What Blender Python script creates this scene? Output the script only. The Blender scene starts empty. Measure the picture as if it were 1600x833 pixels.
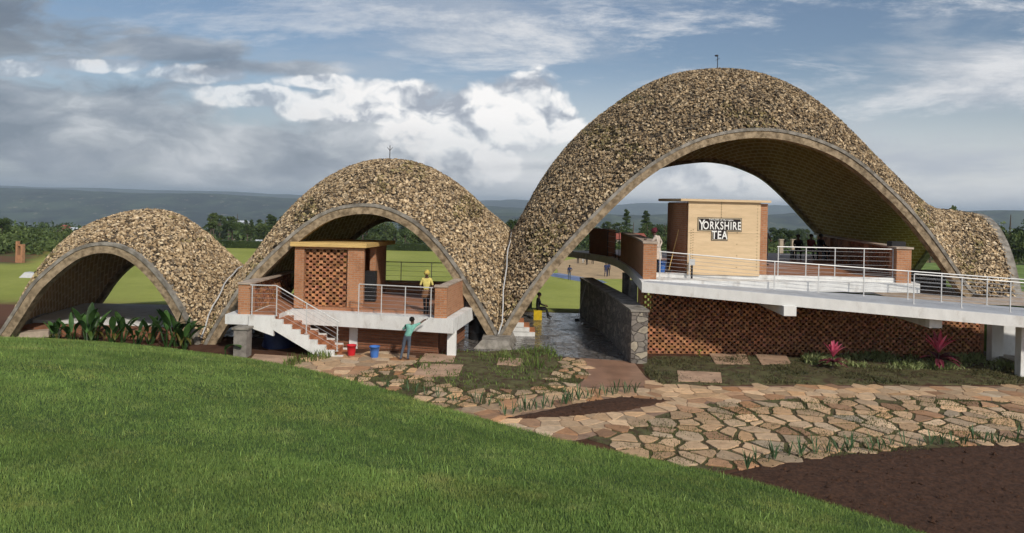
import bpy, bmesh, math, random
import numpy as np
from mathutils import Vector, Matrix

random.seed(7); rng = np.random.default_rng(7)
R = math.radians
sc = bpy.context.scene
COL = sc.collection
EYE = 5.65           # camera height above the paved ground
FPX = 1120.0         # focal length in pixels of the 1600 px wide photograph
ROLL = R(1.3)
HAZE = 1.6e-4
CX, CY = 800.0, 318.0

# ------------------------------------------------------------------ camera
cam_d = bpy.data.cameras.new('camera'); cam = bpy.data.objects.new('camera', cam_d); COL.objects.link(cam)
cam_d.sensor_width = 36; cam_d.lens = 36 * FPX / 1600; cam_d.shift_y = -(416.5 - CY) / 1600
cam_d.clip_start = .1; cam_d.clip_end = 40000
cam.matrix_world = Matrix.Translation((0, 0, EYE)) @ Matrix.Rotation(R(90), 4, 'X') @ Matrix.Rotation(ROLL, 4, 'Z')
sc.camera = cam
sc.view_settings.view_transform = 'Standard'; sc.view_settings.look = 'None'
sc.view_settings.gamma = 1; sc.view_settings.exposure = 0.0; sc.view_settings.use_curve_mapping = False
sc.cycles.use_denoising = True
sc.cycles.max_bounces = 5; sc.cycles.diffuse_bounces = 2; sc.cycles.use_adaptive_sampling = True; sc.cycles.adaptive_threshold = .03; sc.cycles.volume_bounces = 0
sc.cycles.transparent_max_bounces = 8
sc.cycles.caustics_reflective = False; sc.cycles.caustics_refractive = False

def W(px, py, d):
    """point at depth d seen at photo pixel px, py"""
    dx, dy = px - CX, py - CY
    return Vector(((dx*math.cos(ROLL) + dy*math.sin(ROLL))/FPX*d, d, EYE - (-dx*math.sin(ROLL) + dy*math.cos(ROLL))/FPX*d))
def G(px, py, z=0.0):
    dx, dy = px - CX, py - CY
    down = (-dx*math.sin(ROLL) + dy*math.cos(ROLL))/FPX
    return W(px, py, (EYE - z)/down)
def HOR(px): return CY + (px - CX)*math.tan(ROLL)

# ------------------------------------------------------------------ node helper
class NT:
    dim = '3D'
    def __init__(s, tree): s.t = tree; s.n = tree.nodes; s.l = tree.links; s.n.clear()
    def node(s, kind, **kw):
        n = s.n.new(kind)
        for k, v in kw.items(): setattr(n, k, v)
        return n
    def put(s, sock, v):
        if isinstance(v, bpy.types.NodeSocket): s.l.new(v, sock)
        elif v is not None:
            if isinstance(v, (tuple, list)) and len(v) == 3 and sock.type == 'RGBA': v = (*v, 1)
            sock.default_value = v
    def math(s, op, a, b=None, c=None, clamp=False):
        n = s.node('ShaderNodeMath', operation=op, use_clamp=clamp); s.put(n.inputs[0], a)
        if b is not None: s.put(n.inputs[1], b)
        if c is not None: s.put(n.inputs[2], c)
        return n.outputs[0]
    def mix(s, f, a, b, mode='MIX'):
        n = s.node('ShaderNodeMix', data_type='RGBA', blend_type=mode); s.put(n.inputs[0], f); s.put(n.inputs[6], a); s.put(n.inputs[7], b)
        return n.outputs[2]
    def noise(s, vec, scale, detail=4, rough=.55, dist=0, out=0):
        n = s.node('ShaderNodeTexNoise', noise_dimensions=s.dim); s.put(n.inputs['Vector'], vec); n.inputs['Scale'].default_value = scale
        n.inputs['Detail'].default_value = detail; n.inputs['Roughness'].default_value = rough; n.inputs['Distortion'].default_value = dist
        return n.outputs[out]
    def ramp(s, f, stops):
        n = s.node('ShaderNodeValToRGB'); s.put(n.inputs[0], f); e = n.color_ramp.elements
        while len(e) < len(stops): e.new(.5)
        for k, (p, c) in enumerate(stops):
            e[k].position = p; e[k].color = (*c, 1) if isinstance(c, (tuple, list)) else (c, c, c, 1)
        return n.outputs[0]
    def mapr(s, v, a, b, c=0, d=1, smooth=True):
        n = s.node('ShaderNodeMapRange', interpolation_type='SMOOTHSTEP' if smooth else 'LINEAR'); n.clamp = True
        s.put(n.inputs[0], v); n.inputs[1].default_value = a; n.inputs[2].default_value = b; n.inputs[3].default_value = c; n.inputs[4].default_value = d
        return n.outputs[0]
    def vmath(s, op, a, b=None):
        n = s.node('ShaderNodeVectorMath', operation=op); s.put(n.inputs[0], a)
        if b is not None: s.put(n.inputs[1], b)
        return n.outputs[0]
    def comb(s, x, y, z):
        n = s.node('ShaderNodeCombineXYZ'); s.put(n.inputs[0], x); s.put(n.inputs[1], y); s.put(n.inputs[2], z); return n.outputs[0]

CLB = 1.9
# ------------------------------------------------------------------ world: Nishita sky with clouds laid out by sky direction
SUN_EL, SUN_AZ = R(36), R(150)      # azimuth from +Y (view direction) clockwise: the sun stands behind the camera, to the right
world = bpy.data.worlds.new('World'); sc.world = world; world.use_nodes = True
world.cycles.sampling_method = 'MANUAL'; world.cycles.sample_map_resolution = 256
w = NT(world.node_tree); w.dim = '2D'
bgo = w.node('ShaderNodeOutputWorld'); bg = w.node('ShaderNodeBackground'); bg.inputs[1].default_value = .1
w.l.new(bg.outputs[0], bgo.inputs[0])
sky = w.node('ShaderNodeTexSky', sky_type='NISHITA'); sky.sun_disc = False
sky.sun_elevation = SUN_EL; sky.sun_rotation = SUN_AZ; sky.air_density = 1.0; sky.dust_density = 1.2; sky.ozone_density = 1.2
tc = w.node('ShaderNodeTexCoord'); sep = w.node('ShaderNodeSeparateXYZ'); w.l.new(tc.outputs['Generated'], sep.inputs[0])
dx, dy, dz = sep.outputs
ysafe = w.math('MAXIMUM', w.math('ABSOLUTE', dy), .25)
A = w.math('DIVIDE', dx, ysafe)                 # tan azimuth
E = w.math('DIVIDE', dz, ysafe)                 # tan elevation
def ae(px, py):
    p = W(px, py, 1.0); return p.x, p.z - EYE
P = w.comb(w.math('MULTIPLY', A, 1.0), w.math('MULTIPLY', E, 2.6), 0)
Ps = w.comb(A, w.math('MULTIPLY', E, 5.0), .3)
warp = w.noise(P, 2.2, 4, out=1)
Pw = w.vmath('ADD', P, w.vmath('MULTIPLY', warp, (.22, .22, 0)))
def ell(px, py, rx, ry, soft=.6, warpamt=.0):
    a0, e0 = ae(px, py)
    u = w.math('DIVIDE', w.math('SUBTRACT', A, a0), rx/FPX); v = w.math('DIVIDE', w.math('SUBTRACT', E, e0), ry/FPX)
    q = w.math('SQRT', w.math('ADD', w.math('MULTIPLY', u, u), w.math('MULTIPLY', v, v)))
    return q
def smin(vals):
    o = vals[0]
    for v in vals[1:]: o = w.math('MINIMUM', o, v)
    return o
nishi = w.mix(1.0, sky.outputs[0], (.84, .84, .86), 'MULTIPLY')
low = w.mapr(E, -.02, .22, 1, 0)
lowc = w.mix(w.mapr(A, -.5, .12), (3.5, 4.0, 4.6), (8.8, 8.9, 9.1))
base = w.mix(w.math('MULTIPLY', low, .88), nishi, lowc)
# thin high veil
veil = w.mapr(w.noise(Ps, 1.9, 9, .62, .15), .38, .68)
right = w.mapr(A, -.35, .35, .4, 1.3)
base = w.mix(w.math('MULTIPLY', w.math('MULTIPLY', veil, right), .75), base, (5.0, 5.4, 6.0))
wisp = w.mapr(w.noise(w.vmath('ADD', Ps, (3.1, 1.7, 0)), 2.3, 11, .70, .2), .48, .72)
base = w.mix(w.math('MULTIPLY', w.math('MULTIPLY', wisp, w.mapr(A, -.5, .2, .5, 1)), .9), base, (7.8, 7.9, 8.1))
# broad grey cloud decks: left half, low and at the top left
gn = w.noise(Pw, 3.4, 9, .6)
gl = smin([ell(0, 30, 260, 90), ell(330, 215, 330, 75), ell(80, 200, 260, 90), ell(560, 205, 190, 60), ell(260, 75, 200, 24), ell(430, 105, 130, 18), ell(640, 260, 200, 35)])
gm = w.mapr(w.math('ADD', w.math('SUBTRACT', 1.1, gl), w.math('MULTIPLY', w.math('SUBTRACT', gn, .5), 3.2)), .0, .6)
gsh = w.noise(w.vmath('ADD', Pw, (0, .03, 0)), 4.6, 9, .6)
gcol = w.ramp(w.math('ADD', gsh, w.math('MULTIPLY', w.math('SUBTRACT', A, -.3), .18)), [(.28, (2.0, 2.4, 3.0)), (.42, (3.1, 3.5, 4.1)), (.52, (4.4, 4.75, 5.2)), (.64, (6.8, 7.0, 7.3))])
gcol = w.mix(w.mapr(ell(20, 45, 230, 90), .2, 1.1, .75, 0), gcol, (1.25, 1.5, 1.85))
base = w.mix(w.math('MULTIPLY', gm, .84), base, gcol)
# bright cumulus: hard, billowing edges
def vor(vec, scale):
    n = w.node('ShaderNodeTexVoronoi', feature='F1', voronoi_dimensions='2D', normalize=True); w.put(n.inputs['Vector'], vec); n.inputs['Scale'].default_value = scale
    n.inputs['Detail'].default_value = 3; n.inputs['Roughness'].default_value = .5
    return n.outputs[0]
Pc = w.comb(A, w.math('MULTIPLY', E, 1.3), 0)
Pcw = w.vmath('ADD', Pc, w.vmath('MULTIPLY', w.noise(Pc, 11, 4, out=1), (.045, .045, 0)))
bil = w.math('SUBTRACT', .42, vor(Pcw, 15))
bil2 = w.math('SUBTRACT', .42, vor(w.vmath('ADD', Pcw, (.006, .013, 0)), 15))
cl = smin([ell(620, 170, 60, 22), ell(880, 205, 36, 16), ell(660, 215, 60, 22), ell(400, 150, 90, 14), ell(838, 158, 36, 36), ell(770, 165, 70, 30), ell(700, 185, 60, 30), ell(835, 200, 66, 28), ell(745, 218, 120, 22), ell(600, 148, 70, 20),
           ell(560, 170, 120, 18), ell(495, 128, 50, 10), ell(300, 116, 70, 12), ell(160, 102, 70, 9), ell(10, 108, 50, 10),
           ell(685, 235, 28, 30), ell(765, 248, 45, 34), ell(1150, 275, 110, 26)])
cm = w.mapr(w.math('ADD', w.math('SUBTRACT', 1.25, cl), w.math('MULTIPLY', bil, CLB)), .0, .50)
emb = w.math('SUBTRACT', bil, bil2)
e1 = w.math('SUBTRACT', w.noise(Pcw, 7, 6), w.noise(w.vmath('ADD', Pcw, (.012, .03, 0)), 7, 6))
cs = w.math('ADD', w.math('ADD', .62, w.math('MULTIPLY', emb, 2.4)), w.math('MULTIPLY', e1, 3.6))
cs = w.math('ADD', cs, w.math('MULTIPLY', w.math('SUBTRACT', cm, 1), .25))
ccol = w.ramp(cs, [(.10, (3.9, 4.3, 5.0)), (.38, (6.0, 6.3, 6.8)), (.60, (8.6, 8.7, 8.8)), (.85, (10.5, 10.3, 10.1))])
base = w.mix(w.math('MULTIPLY', cm, w.math('MULTIPLY', w.mapr(E, .05, .13, .5, .95), w.mapr(A, -.5, -.1, .6, 1.0))), base, ccol)
w.l.new(base, bg.inputs[0])

sun_d = bpy.data.lights.new('sun', 'SUN'); sun = bpy.data.objects.new('sun', sun_d); COL.objects.link(sun)
sun_d.energy = 3.2; sun_d.angle = R(3.0); sun_d.color = (1, .93, .82)
sv = Vector((math.sin(SUN_AZ)*math.cos(SUN_EL), math.cos(SUN_AZ)*math.cos(SUN_EL), math.sin(SUN_EL)))
sun.rotation_euler = sv.to_track_quat('Z', 'Y').to_euler()

# ------------------------------------------------------------------ mesh helpers
class MB:
    def __init__(s): s.v = []; s.q = []; s.t = []; s.qt = []; s.tt = []; s.quv = []; s.tuv = []; s.n = 0; s.ng = []
    def addv(s, v):
        v = np.asarray(v, float).reshape(-1, 3); k = s.n; s.v.append(v); s.n += len(v); return k
    def quads(s, v, q, tint=None, uv=None):
        k = s.addv(v); q = np.asarray(q, int).reshape(-1, 4); s.q.append(q + k)
        s.qt.append(np.ones((len(q), 3)) if tint is None else np.broadcast_to(np.asarray(tint, float), (len(q), 3)))
        s.quv.append(np.zeros((len(q), 4, 2)) if uv is None else np.asarray(uv, float).reshape(len(q), 4, 2))
    def tris(s, v, t, tint=None):
        k = s.addv(v); t = np.asarray(t, int).reshape(-1, 3); s.t.append(t + k)
        s.tt.append(np.ones((len(t), 3)) if tint is None else np.broadcast_to(np.asarray(tint, float), (len(t), 3)))
        s.tuv.append(np.zeros((len(t), 3, 2)))
    def ngon(s, pts, tint=(1, 1, 1)):
        k = s.addv(pts); s.ng.append((list(range(k, k + len(pts))), tint))
    def hexa(s, c, tint=None):
        """box from 8 corners: bottom 0-3, top 4-7 (ccw seen from above)"""
        c = np.asarray([tuple(p) for p in c], float)
        F = [(0, 3, 2, 1), (4, 5, 6, 7), (0, 1, 5, 4), (1, 2, 6, 5), (2, 3, 7, 6), (3, 0, 4, 7)]
        uv = []
        for f in F:
            p = c[list(f)]; nrm = np.cross(p[1]-p[0], p[2]-p[0]); nn = np.linalg.norm(nrm); nrm = nrm/nn if nn > 1e-12 else np.array([0, 0, 1.])
            if abs(nrm[2]) > .75: uv.append(p[:, :2])
            else:
                hx = np.array([-nrm[1], nrm[0]]); hx = hx/(np.linalg.norm(hx)+1e-9)
                uv.append(np.stack([p[:, :2] @ hx, p[:, 2]], 1))
        s.quads(c, F, tint, np.array(uv))
    def box(s, x0, x1, y0, y1, z0, z1, tint=None):
        s.hexa([(x0, y0, z0), (x1, y0, z0), (x1, y1, z0), (x0, y1, z0), (x0, y0, z1), (x1, y0, z1), (x1, y1, z1), (x0, y1, z1)], tint)
    def prism(s, pts, z0, z1, tint=(1, 1, 1)):
        """vertical prism over ccw plan polygon; z0, z1 may be per-point lists"""
        n = len(pts)
        z0 = [z0]*n if not isinstance(z0, (list, tuple)) else z0; z1 = [z1]*n if not isinstance(z1, (list, tuple)) else z1
        k = s.addv([(p[0], p[1], z0[i]) for i, p in enumerate(pts)] + [(p[0], p[1], z1[i]) for i, p in enumerate(pts)])
        s.ng.append((list(range(k+n, k+2*n)), tint)); s.ng.append((list(range(k+n-1, k-1, -1)), tint))
        L = 0
        for i in range(n):
            j = (i+1) % n; l = math.dist(pts[i][:2], pts[j][:2])
            s.q.append(np.array([[k+i, k+j, k+n+j, k+n+i]])); s.qt.append(np.array([tint], float))
            s.quv.append(np.array([[[L, z0[i]], [L+l, z0[j]], [L+l, z1[j]], [L, z1[i]]]])); L += l
    def bar(s, a, b, w_, h=None, tint=None, up=(0, 0, 1)):
        h = w_ if h is None else h; a = Vector(a); b = Vector(b); d = (b-a).normalized(); u = Vector(up)
        if abs(d.dot(u)) > .98: u = Vector((0, 1, 0))
        r = d.cross(u).normalized()*w_/2; u2 = r.cross(d).normalized()*h/2
        s.hexa([a-r-u2, a+r-u2, b+r-u2, b-r-u2, a-r+u2, a+r+u2, b+r+u2, b-r+u2], tint)
    def tube(s, pts, rad, seg=8, tint=None, cap=True):
        pts = [Vector(p) for p in pts]; n = len(pts)
        rad = [rad]*n if not isinstance(rad, (list, tuple)) else rad
        V = []; ref = None
        for i, p in enumerate(pts):
            d = (pts[min(i+1, n-1)] - pts[max(i-1, 0)]).normalized()
            if ref is None: ref = Vector((0, 0, 1)) if abs(d.z) < .9 else Vector((1, 0, 0))
            a = d.cross(ref).normalized(); b = d.cross(a).normalized(); ref = -b if False else ref
            for k in range(seg):
                t = 2*math.pi*k/seg; V.append(p + a*math.cos(t)*rad[i] + b*math.sin(t)*rad[i])
        Q = [(i*seg+k, i*seg+(k+1) % seg, (i+1)*seg+(k+1) % seg, (i+1)*seg+k) for i in range(n-1) for k in range(seg)]
        base = s.n; s.quads([tuple(v) for v in V], Q, tint)
        if cap:
            t3 = (1, 1, 1) if tint is None else tint
            s.ng.append((list(range(base+seg-1, base-1, -1)), t3)); s.ng.append((list(range(base+(n-1)*seg, base+n*seg)), t3))
    def lathe(s, c, prof, seg=20, tint=None):
        V = [(c[0]+r*math.cos(2*math.pi*k/seg), c[1]+r*math.sin(2*math.pi*k/seg), c[2]+z) for r, z in prof for k in range(seg)]
        Q = [(i*seg+k, i*seg+(k+1) % seg, (i+1)*seg+(k+1) % seg, (i+1)*seg+k) for i in range(len(prof)-1) for k in range(seg)]
        s.quads(V, Q, tint)
    def ball(s, c, r, seg=12, tint=None):
        r = (r, r, r) if not isinstance(r, (tuple, list)) else r; m = seg//2
        V = [(c[0]+r[0]*math.sin(math.pi*(i+.02)/(m+.04))*math.cos(2*math.pi*k/seg), c[1]+r[1]*math.sin(math.pi*(i+.02)/(m+.04))*math.sin(2*math.pi*k/seg), c[2]-r[2]*math.cos(math.pi*(i+.02)/(m+.04))) for i in range(m+1) for k in range(seg)]
        Q = [(i*seg+k, i*seg+(k+1) % seg, (i+1)*seg+(k+1) % seg, (i+1)*seg+k) for i in range(m) for k in range(seg)]
        s.quads(V, Q, tint)
    def mesh(s, name, mat, smooth=False):
        me = bpy.data.meshes.new(name)
        V = np.concatenate(s.v) if s.v else np.zeros((0, 3)); 
        Q = np.concatenate(s.q) if s.q else np.zeros((0, 4), int); T = np.concatenate(s.t) if s.t else np.zeros((0, 3), int)
        ngl = [len(f) for f, _ in s.ng]
        loops = np.concatenate([Q.ravel(), T.ravel(), np.array([i for f, _ in s.ng for i in f], int)]).astype(np.int32)
        tot = np.concatenate([np.full(len(Q), 4), np.full(len(T), 3), np.array(ngl, int)]).astype(np.int32)
        start = np.concatenate([[0], np.cumsum(tot)[:-1]]).astype(np.int32) if len(tot) else np.zeros(0, np.int32)
        me.vertices.add(len(V)); me.vertices.foreach_set('co', V.ravel().astype(np.float32))
        me.loops.add(len(loops)); me.loops.foreach_set('vertex_index', loops)
        me.polygons.add(len(tot)); me.polygons.foreach_set('loop_start', start); me.polygons.foreach_set('loop_total', tot)
        tint = np.concatenate([np.concatenate(s.qt) if s.qt else np.zeros((0, 3)), np.concatenate(s.tt) if s.tt else np.zeros((0, 3)), np.array([t for _, t in s.ng], float).reshape(-1, 3)])
        ngv = np.array([i for f, _ in s.ng for i in f], int)
        uv = np.concatenate([(np.concatenate(s.quv) if s.quv else np.zeros((0, 4, 2))).reshape(-1, 2), (np.concatenate(s.tuv) if s.tuv else np.zeros((0, 3, 2))).reshape(-1, 2), V[ngv][:, :2] if len(ngv) else np.zeros((0, 2))])
        me.update(calc_edges=True)
        ul = me.uv_layers.new(name='UVMap'); ul.data.foreach_set('uv', uv.ravel().astype(np.float32))
        at = me.attributes.new('tint', 'FLOAT_COLOR', 'FACE')
        at.data.foreach_set('color', np.concatenate([tint, np.ones((len(tint), 1))], 1).ravel().astype(np.float32))
        me.polygons.foreach_set('use_smooth', np.full(len(tot), bool(smooth)))
        me.validate(); me.update()
        if mat: me.materials.append(mat)
        return me
    def build(s, name, mat, parent=None, smooth=False, origin=None):
        me = s.mesh(name, mat, smooth)
        o = bpy.data.objects.new(name, me); COL.objects.link(o)
        if parent is not None:
            o.parent = parent
            m = parent.matrix_basis.copy(); q = parent.parent
            while q is not None: m = q.matrix_basis @ m; q = q.parent
            me.transform(m.inverted())
        return o

def empty(name, loc=(0, 0, 0), rz=0):
    o = bpy.data.objects.new(name, None); COL.objects.link(o); o.empty_display_size = .2
    o.matrix_basis = Matrix.Translation(loc) @ Matrix.Rotation(rz, 4, 'Z'); return o
def tag(o, label=None, cat=None, group=None, kind=None):
    if label: o['label'] = label
    if cat: o['category'] = cat
    if group: o['group'] = group
    if kind: o['kind'] = kind
    return o
def thing(name, label, cat, loc=(0, 0, 0), rz=0, group=None): return tag(empty(name, loc, rz), label, cat, group)
def children(o): return [c for c in list(bpy.data.objects) if c.parent is o]
def copy_tree(o, loc=None, rz=None, scale=None, label=None, kids=None):
    c = o.copy(); COL.objects.link(c)
    if loc is not None: c.matrix_basis = Matrix.Translation(loc) @ Matrix.Rotation(rz or 0, 4, 'Z') @ Matrix.Diagonal((*(scale or (1, 1, 1)), 1))
    if label: c['label'] = label
    for ch in (kids if kids is not None else children(o)):
        d = ch.copy(); COL.objects.link(d); d.parent = c
    return c

# ------------------------------------------------------------------ materials
MATS = {}
def mat(name, col, rough=.8, var=.15, scale=6, bump=0, bscale=30, metal=0, tint=False, spec=.3, trans=0, col2=None, dirt=None, coat=0, stretch=None):
    m = bpy.data.materials.new(name); m.use_nodes = True; n = NT(m.node_tree); MATS[name] = m
    out = n.node('ShaderNodeOutputMaterial'); b = n.node('ShaderNodeBsdfPrincipled'); n.l.new(b.outputs[0], out.inputs[0])
    co = n.node('ShaderNodeTexCoord').outputs['Object']
    if stretch: co = n.vmath('MULTIPLY', co, stretch)
    nz = n.noise(co, scale, 6, .6)
    c = n.mix(n.mapr(nz, .3, .7), tuple(x*(1-var) for x in col), tuple(min(1, x*(1+var)) for x in (col2 or col)))
    if tint:
        a = n.node('ShaderNodeAttribute', attribute_name='tint'); c = n.mix(1.0, c, a.outputs[0], 'MULTIPLY')
    if dirt:
        c = n.mix(n.mapr(n.noise(co, dirt[1], 8, .65), .5, .75, 0, dirt[2]), c, dirt[0])
    n.put(b.inputs['Base Color'], c); b.inputs['Roughness'].default_value = rough; b.inputs['Metallic'].default_value = metal
    b.inputs['Specular IOR Level'].default_value = spec
    if bump:
        bp = n.node('ShaderNodeBump'); bp.inputs['Strength'].default_value = bump; bp.inputs['Distance'].default_value = .03
        n.put(bp.inputs['Height'], n.noise(co, bscale, 5, .6)); n.l.new(bp.outputs[0], b.inputs['Normal'])
    if trans:
        t = n.node('ShaderNodeBsdfTranslucent'); n.put(t.inputs[0], c); ms = n.node('ShaderNodeMixShader'); ms.inputs[0].default_value = trans
        n.l.new(b.outputs[0], ms.inputs[1]); n.l.new(t.outputs[0], ms.inputs[2]); n.l.new(ms.outputs[0], out.inputs[0])
    return m
def brick_mat(name, c1, c2, mortar, bw=.24, bh=.08, ms=.012, bump=.5, rot=0, rough=.85, dark=.35, herring=False):
    m = bpy.data.materials.new(name); m.use_nodes = True; n = NT(m.node_tree); MATS[name] = m
    out = n.node('ShaderNodeOutputMaterial'); b = n.node('ShaderNodeBsdfPrincipled'); n.l.new(b.outputs[0], out.inputs[0])
    t = n.node('ShaderNodeTexCoord'); uv = t.outputs['UV']
    mp = n.node('ShaderNodeMapping'); n.l.new(uv, mp.inputs[0]); mp.inputs['Rotation'].default_value = (0, 0, rot)
    bt = n.node('ShaderNodeTexBrick'); n.l.new(mp.outputs[0], bt.inputs['Vector'])
    bt.inputs['Color1'].default_value = (*c1, 1); bt.inputs['Color2'].default_value = (*c2, 1); bt.inputs['Mortar'].default_value = (*mortar, 1)
    bt.inputs['Scale'].default_value = 1; bt.inputs['Mortar Size'].default_value = ms; bt.inputs['Mortar Smooth'].default_value = .15
    bt.inputs['Brick Width'].default_value = bw; bt.inputs['Row Height'].default_value = bh; bt.inputs['Bias'].default_value = 0
    nz = n.noise(t.outputs['Object'], 1.3, 8, .65); nz2 = n.noise(t.outputs['Object'], 22, 4, .6)
    c = n.mix(n.mapr(nz, .42, .7, 0, dark), bt.outputs[0], tuple(x*.35 for x in c1))
    c = n.mix(n.mapr(nz2, .3, .75, 0, .35), c, tuple(min(1, x*1.5) for x in c2))
    n.put(b.inputs['Base Color'], c); b.inputs['Roughness'].default_value = rough; b.inputs['Specular IOR Level'].default_value = .2
    bp = n.node('ShaderNodeBump'); bp.inputs['Strength'].default_value = bump; bp.inputs['Distance'].default_value = .02
    n.put(bp.inputs['Height'], n.math('ADD', n.math('MULTIPLY', bt.outputs['Fac'], -1), n.math('MULTIPLY', nz2, .4))); n.l.new(bp.outputs[0], b.inputs['Normal'])
    return m

M_white = mat('white_render', (.72, .72, .70), .7, .06, 2, .15, 25, dirt=((.34, .30, .25), 1.4, .55), stretch=(1.6, 1.6, .8))
M_deck = mat('deck_grey', (.40, .42, .45), .55, .12, 1.5, .1, 20, dirt=((.22, .22, .22), .9, .3))
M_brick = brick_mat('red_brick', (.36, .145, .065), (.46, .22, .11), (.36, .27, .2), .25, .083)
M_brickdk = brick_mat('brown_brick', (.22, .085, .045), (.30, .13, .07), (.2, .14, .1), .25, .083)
M_brickt = mat('loose_brick', (.25, .11, .06), .9, .3, 7, .4, 40, tint=True, col2=(.42, .2, .1))
M_soffit = brick_mat('vault_tile', (.36, .21, .10), (.46, .29, .145), (.70, .58, .40), .56, .27, .03, .35, R(42), dark=.3)
M_concrete = mat('concrete', (.19, .17, .14), .85, .3, 3, .4, 30, col2=(.25, .23, .20), dirt=((.10, .085, .06), 1.8, .7))
M_ribwood = mat('rib_formwork', (.20, .145, .085), .85, .35, 5, .4, 30, col2=(.30, .23, .15), dirt=((.10, .07, .04), 1.5, .6))
M_chip = mat('stone_chip', (.46, .375, .275), .85, .2, 25, .3, 50, tint=True)
M_under = mat('mortar_bed', (.10, .078, .055), .95, .3, 9, .5, 25)
M_conc2 = mat('pale_concrete', (.42, .34, .27), .85, .2, 3, .2, 30, dirt=((.22, .13, .08), 1.2, .6))
M_tile = brick_mat('terrace_tile', (.36, .15, .075), (.42, .19, .10), (.26, .17, .12), .3, .15, .012, .2, rough=.45)
M_step = mat('clay_step', (.42, .17, .08), .7, .2, 5, .2, 30, tint=True)
M_ply = mat('plywood', (.68, .50, .30), .6, .06, 2.0, .04, 40, stretch=(.6, .6, 3.5), col2=(.70, .52, .32), dirt=((.55, .38, .2), .6, .45))
M_pine = mat('pine_board', (.62, .42, .16), .6, .15, 3, .1, 40, stretch=(.6, .6, 6))
M_metal = mat('white_metal', (.58, .58, .57), .4, .05, 4, metal=.1)
M_steel = mat('steel', (.5, .5, .5), .4, .05, 4, metal=.7)
M_black = mat('black_metal', (.02, .02, .022), .5, .1, 4)
M_stone = mat('rubble_stone', (.24, .215, .19), .85, .25, 3, .6, 18, tint=True, dirt=((.09, .08, .07), 2.2, .5))
# ------------------------------------------------------------------ ground
def grid_mesh(xs, ys, hf):
    X, Y = np.meshgrid(xs, ys); Z = hf(X, Y); V = np.stack([X, Y, Z], -1).reshape(-1, 3)
    nx, ny = len(xs), len(ys); i, j = np.meshgrid(np.arange(nx-1), np.arange(ny-1)); a = (j*nx+i).ravel()
    return V, np.stack([a, a+1, a+nx+1, a+nx], 1)
def sstep(x, a, b):
    t = np.clip((x-a)/(b-a), 0, 1); return t*t*(3-2*t)
def vnoise(X, Y, s, seed=0):
    o = 0
    for k in range(4):
        f = 2**k/s; o = o + np.sin(X*f*1.7+seed*3.1+k*5+1.3*np.sin(Y*f*1.1+seed))*np.cos(Y*f*1.9+k*2.2+seed*1.7+np.sin(X*f*.9+k))/2**k
    return o
def terr(X, Y):
    X = np.asarray(X, float); Y = np.asarray(Y, float)
    z = -3.4*sstep(Y, 37.5, 57)
    left = sstep(-X, 17, 26)
    z = z + left*sstep(Y, 30, 36)*(-.5)*(1-sstep(Y, 40, 58))
    z = z - .06*np.maximum(Y-145, 0)*(Y < 1e9)*(1-sstep(Y, 1200, 2200)) - sstep(Y, 1200, 2200)*115
    z = z + sstep(Y, 160, 400)*vnoise(X, Y, 90)*1.2
    return z
def tz(x, y): return float(terr(np.array([x]), np.array([y]))[0])
def spaced(lo, hi, near, fine, nfar):
    a = np.arange(-near, near+fine/2, fine)
    far = near + (np.exp(np.linspace(0, 6, nfar))-1)/(math.e**6-1)*(hi-near)
    return np.concatenate([-far[:0:-1], a, far[1:]])
gx = spaced(-9000, 9000, 60, 1.0, 70)
gy = np.concatenate([np.arange(-60, 160, 1.0), 160 + (np.exp(np.linspace(0, 5, 110))-1)/(math.e**5-1)*12000])
gm_ = MB(); v, q = grid_mesh(gx, gy, terr); gm_.quads(v, q)
mg = bpy.data.materials.new('ground'); mg.use_nodes = True; n = NT(mg.node_tree)
out = n.node('ShaderNodeOutputMaterial'); b = n.node('ShaderNodeBsdfPrincipled'); n.l.new(b.outputs[0], out.inputs[0])
co = n.node('ShaderNodeTexCoord').outputs['Object']; sp = n.node('ShaderNodeSeparateXYZ'); n.l.new(co, sp.inputs[0]); gxx, gyy, _ = sp.outputs
soil = n.mix(n.mapr(n.noise(co, 1.5, 8, .65), .35, .65), (.065, .032, .020), (.105, .055, .034))
stripe = n.mapr(n.math('SINE', n.math('MULTIPLY', n.math('ADD', gxx, n.math('MULTIPLY', gyy, .35)), .9)), -.3, .3)
grs = n.mix(n.mapr(n.noise(co, .07, 6, .6), .35, .65), (.26, .29, .065), (.34, .36, .09))
grs = n.mix(n.math('MULTIPLY', stripe, .10), grs, (.40, .42, .13))
grs = n.mix(n.mapr(n.noise(co, 2.2, 6, .7), .3, .8, 0, .25), grs, (.07, .12, .025))
dry = n.mix(n.mapr(n.noise(co, .25, 8, .65), .3, .7), (.22, .15, .075), (.10, .11, .035))
far = n.mix(n.mapr(n.noise(co, .012, 8, .7), .4, .62), (.035, .05, .018), (.085, .09, .035))
far = n.mix(n.mapr(n.noise(co, .05, 6, .7), .5, .7, 0, .6), far, (.02, .032, .012))
edge = n.math('ADD', gyy, n.math('MULTIPLY', n.math('SUBTRACT', n.noise(co, .15, 4), .5), 6))
c = n.mix(n.mapr(edge, 36.5, 38.5), soil, grs)
lm = n.math('MULTIPLY', n.mapr(n.math('ADD', gxx, n.math('MULTIPLY', n.math('SUBTRACT', n.noise(co, .2, 5), .5), 12)), -24, -20, 1, 0), n.mapr(edge, 55, 63, 1, 0))
c = n.mix(lm, c, n.mix(n.mapr(n.noise(co, .3, 6, .7), .54, .66), (.13, .065, .04), (.085, .11, .035)))
lm2 = n.math('MULTIPLY', n.mapr(n.math('ADD', gxx, n.math('MULTIPLY', gyy, .52)), -16, -12, 1, 0), n.mapr(edge, 88, 92))
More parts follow.
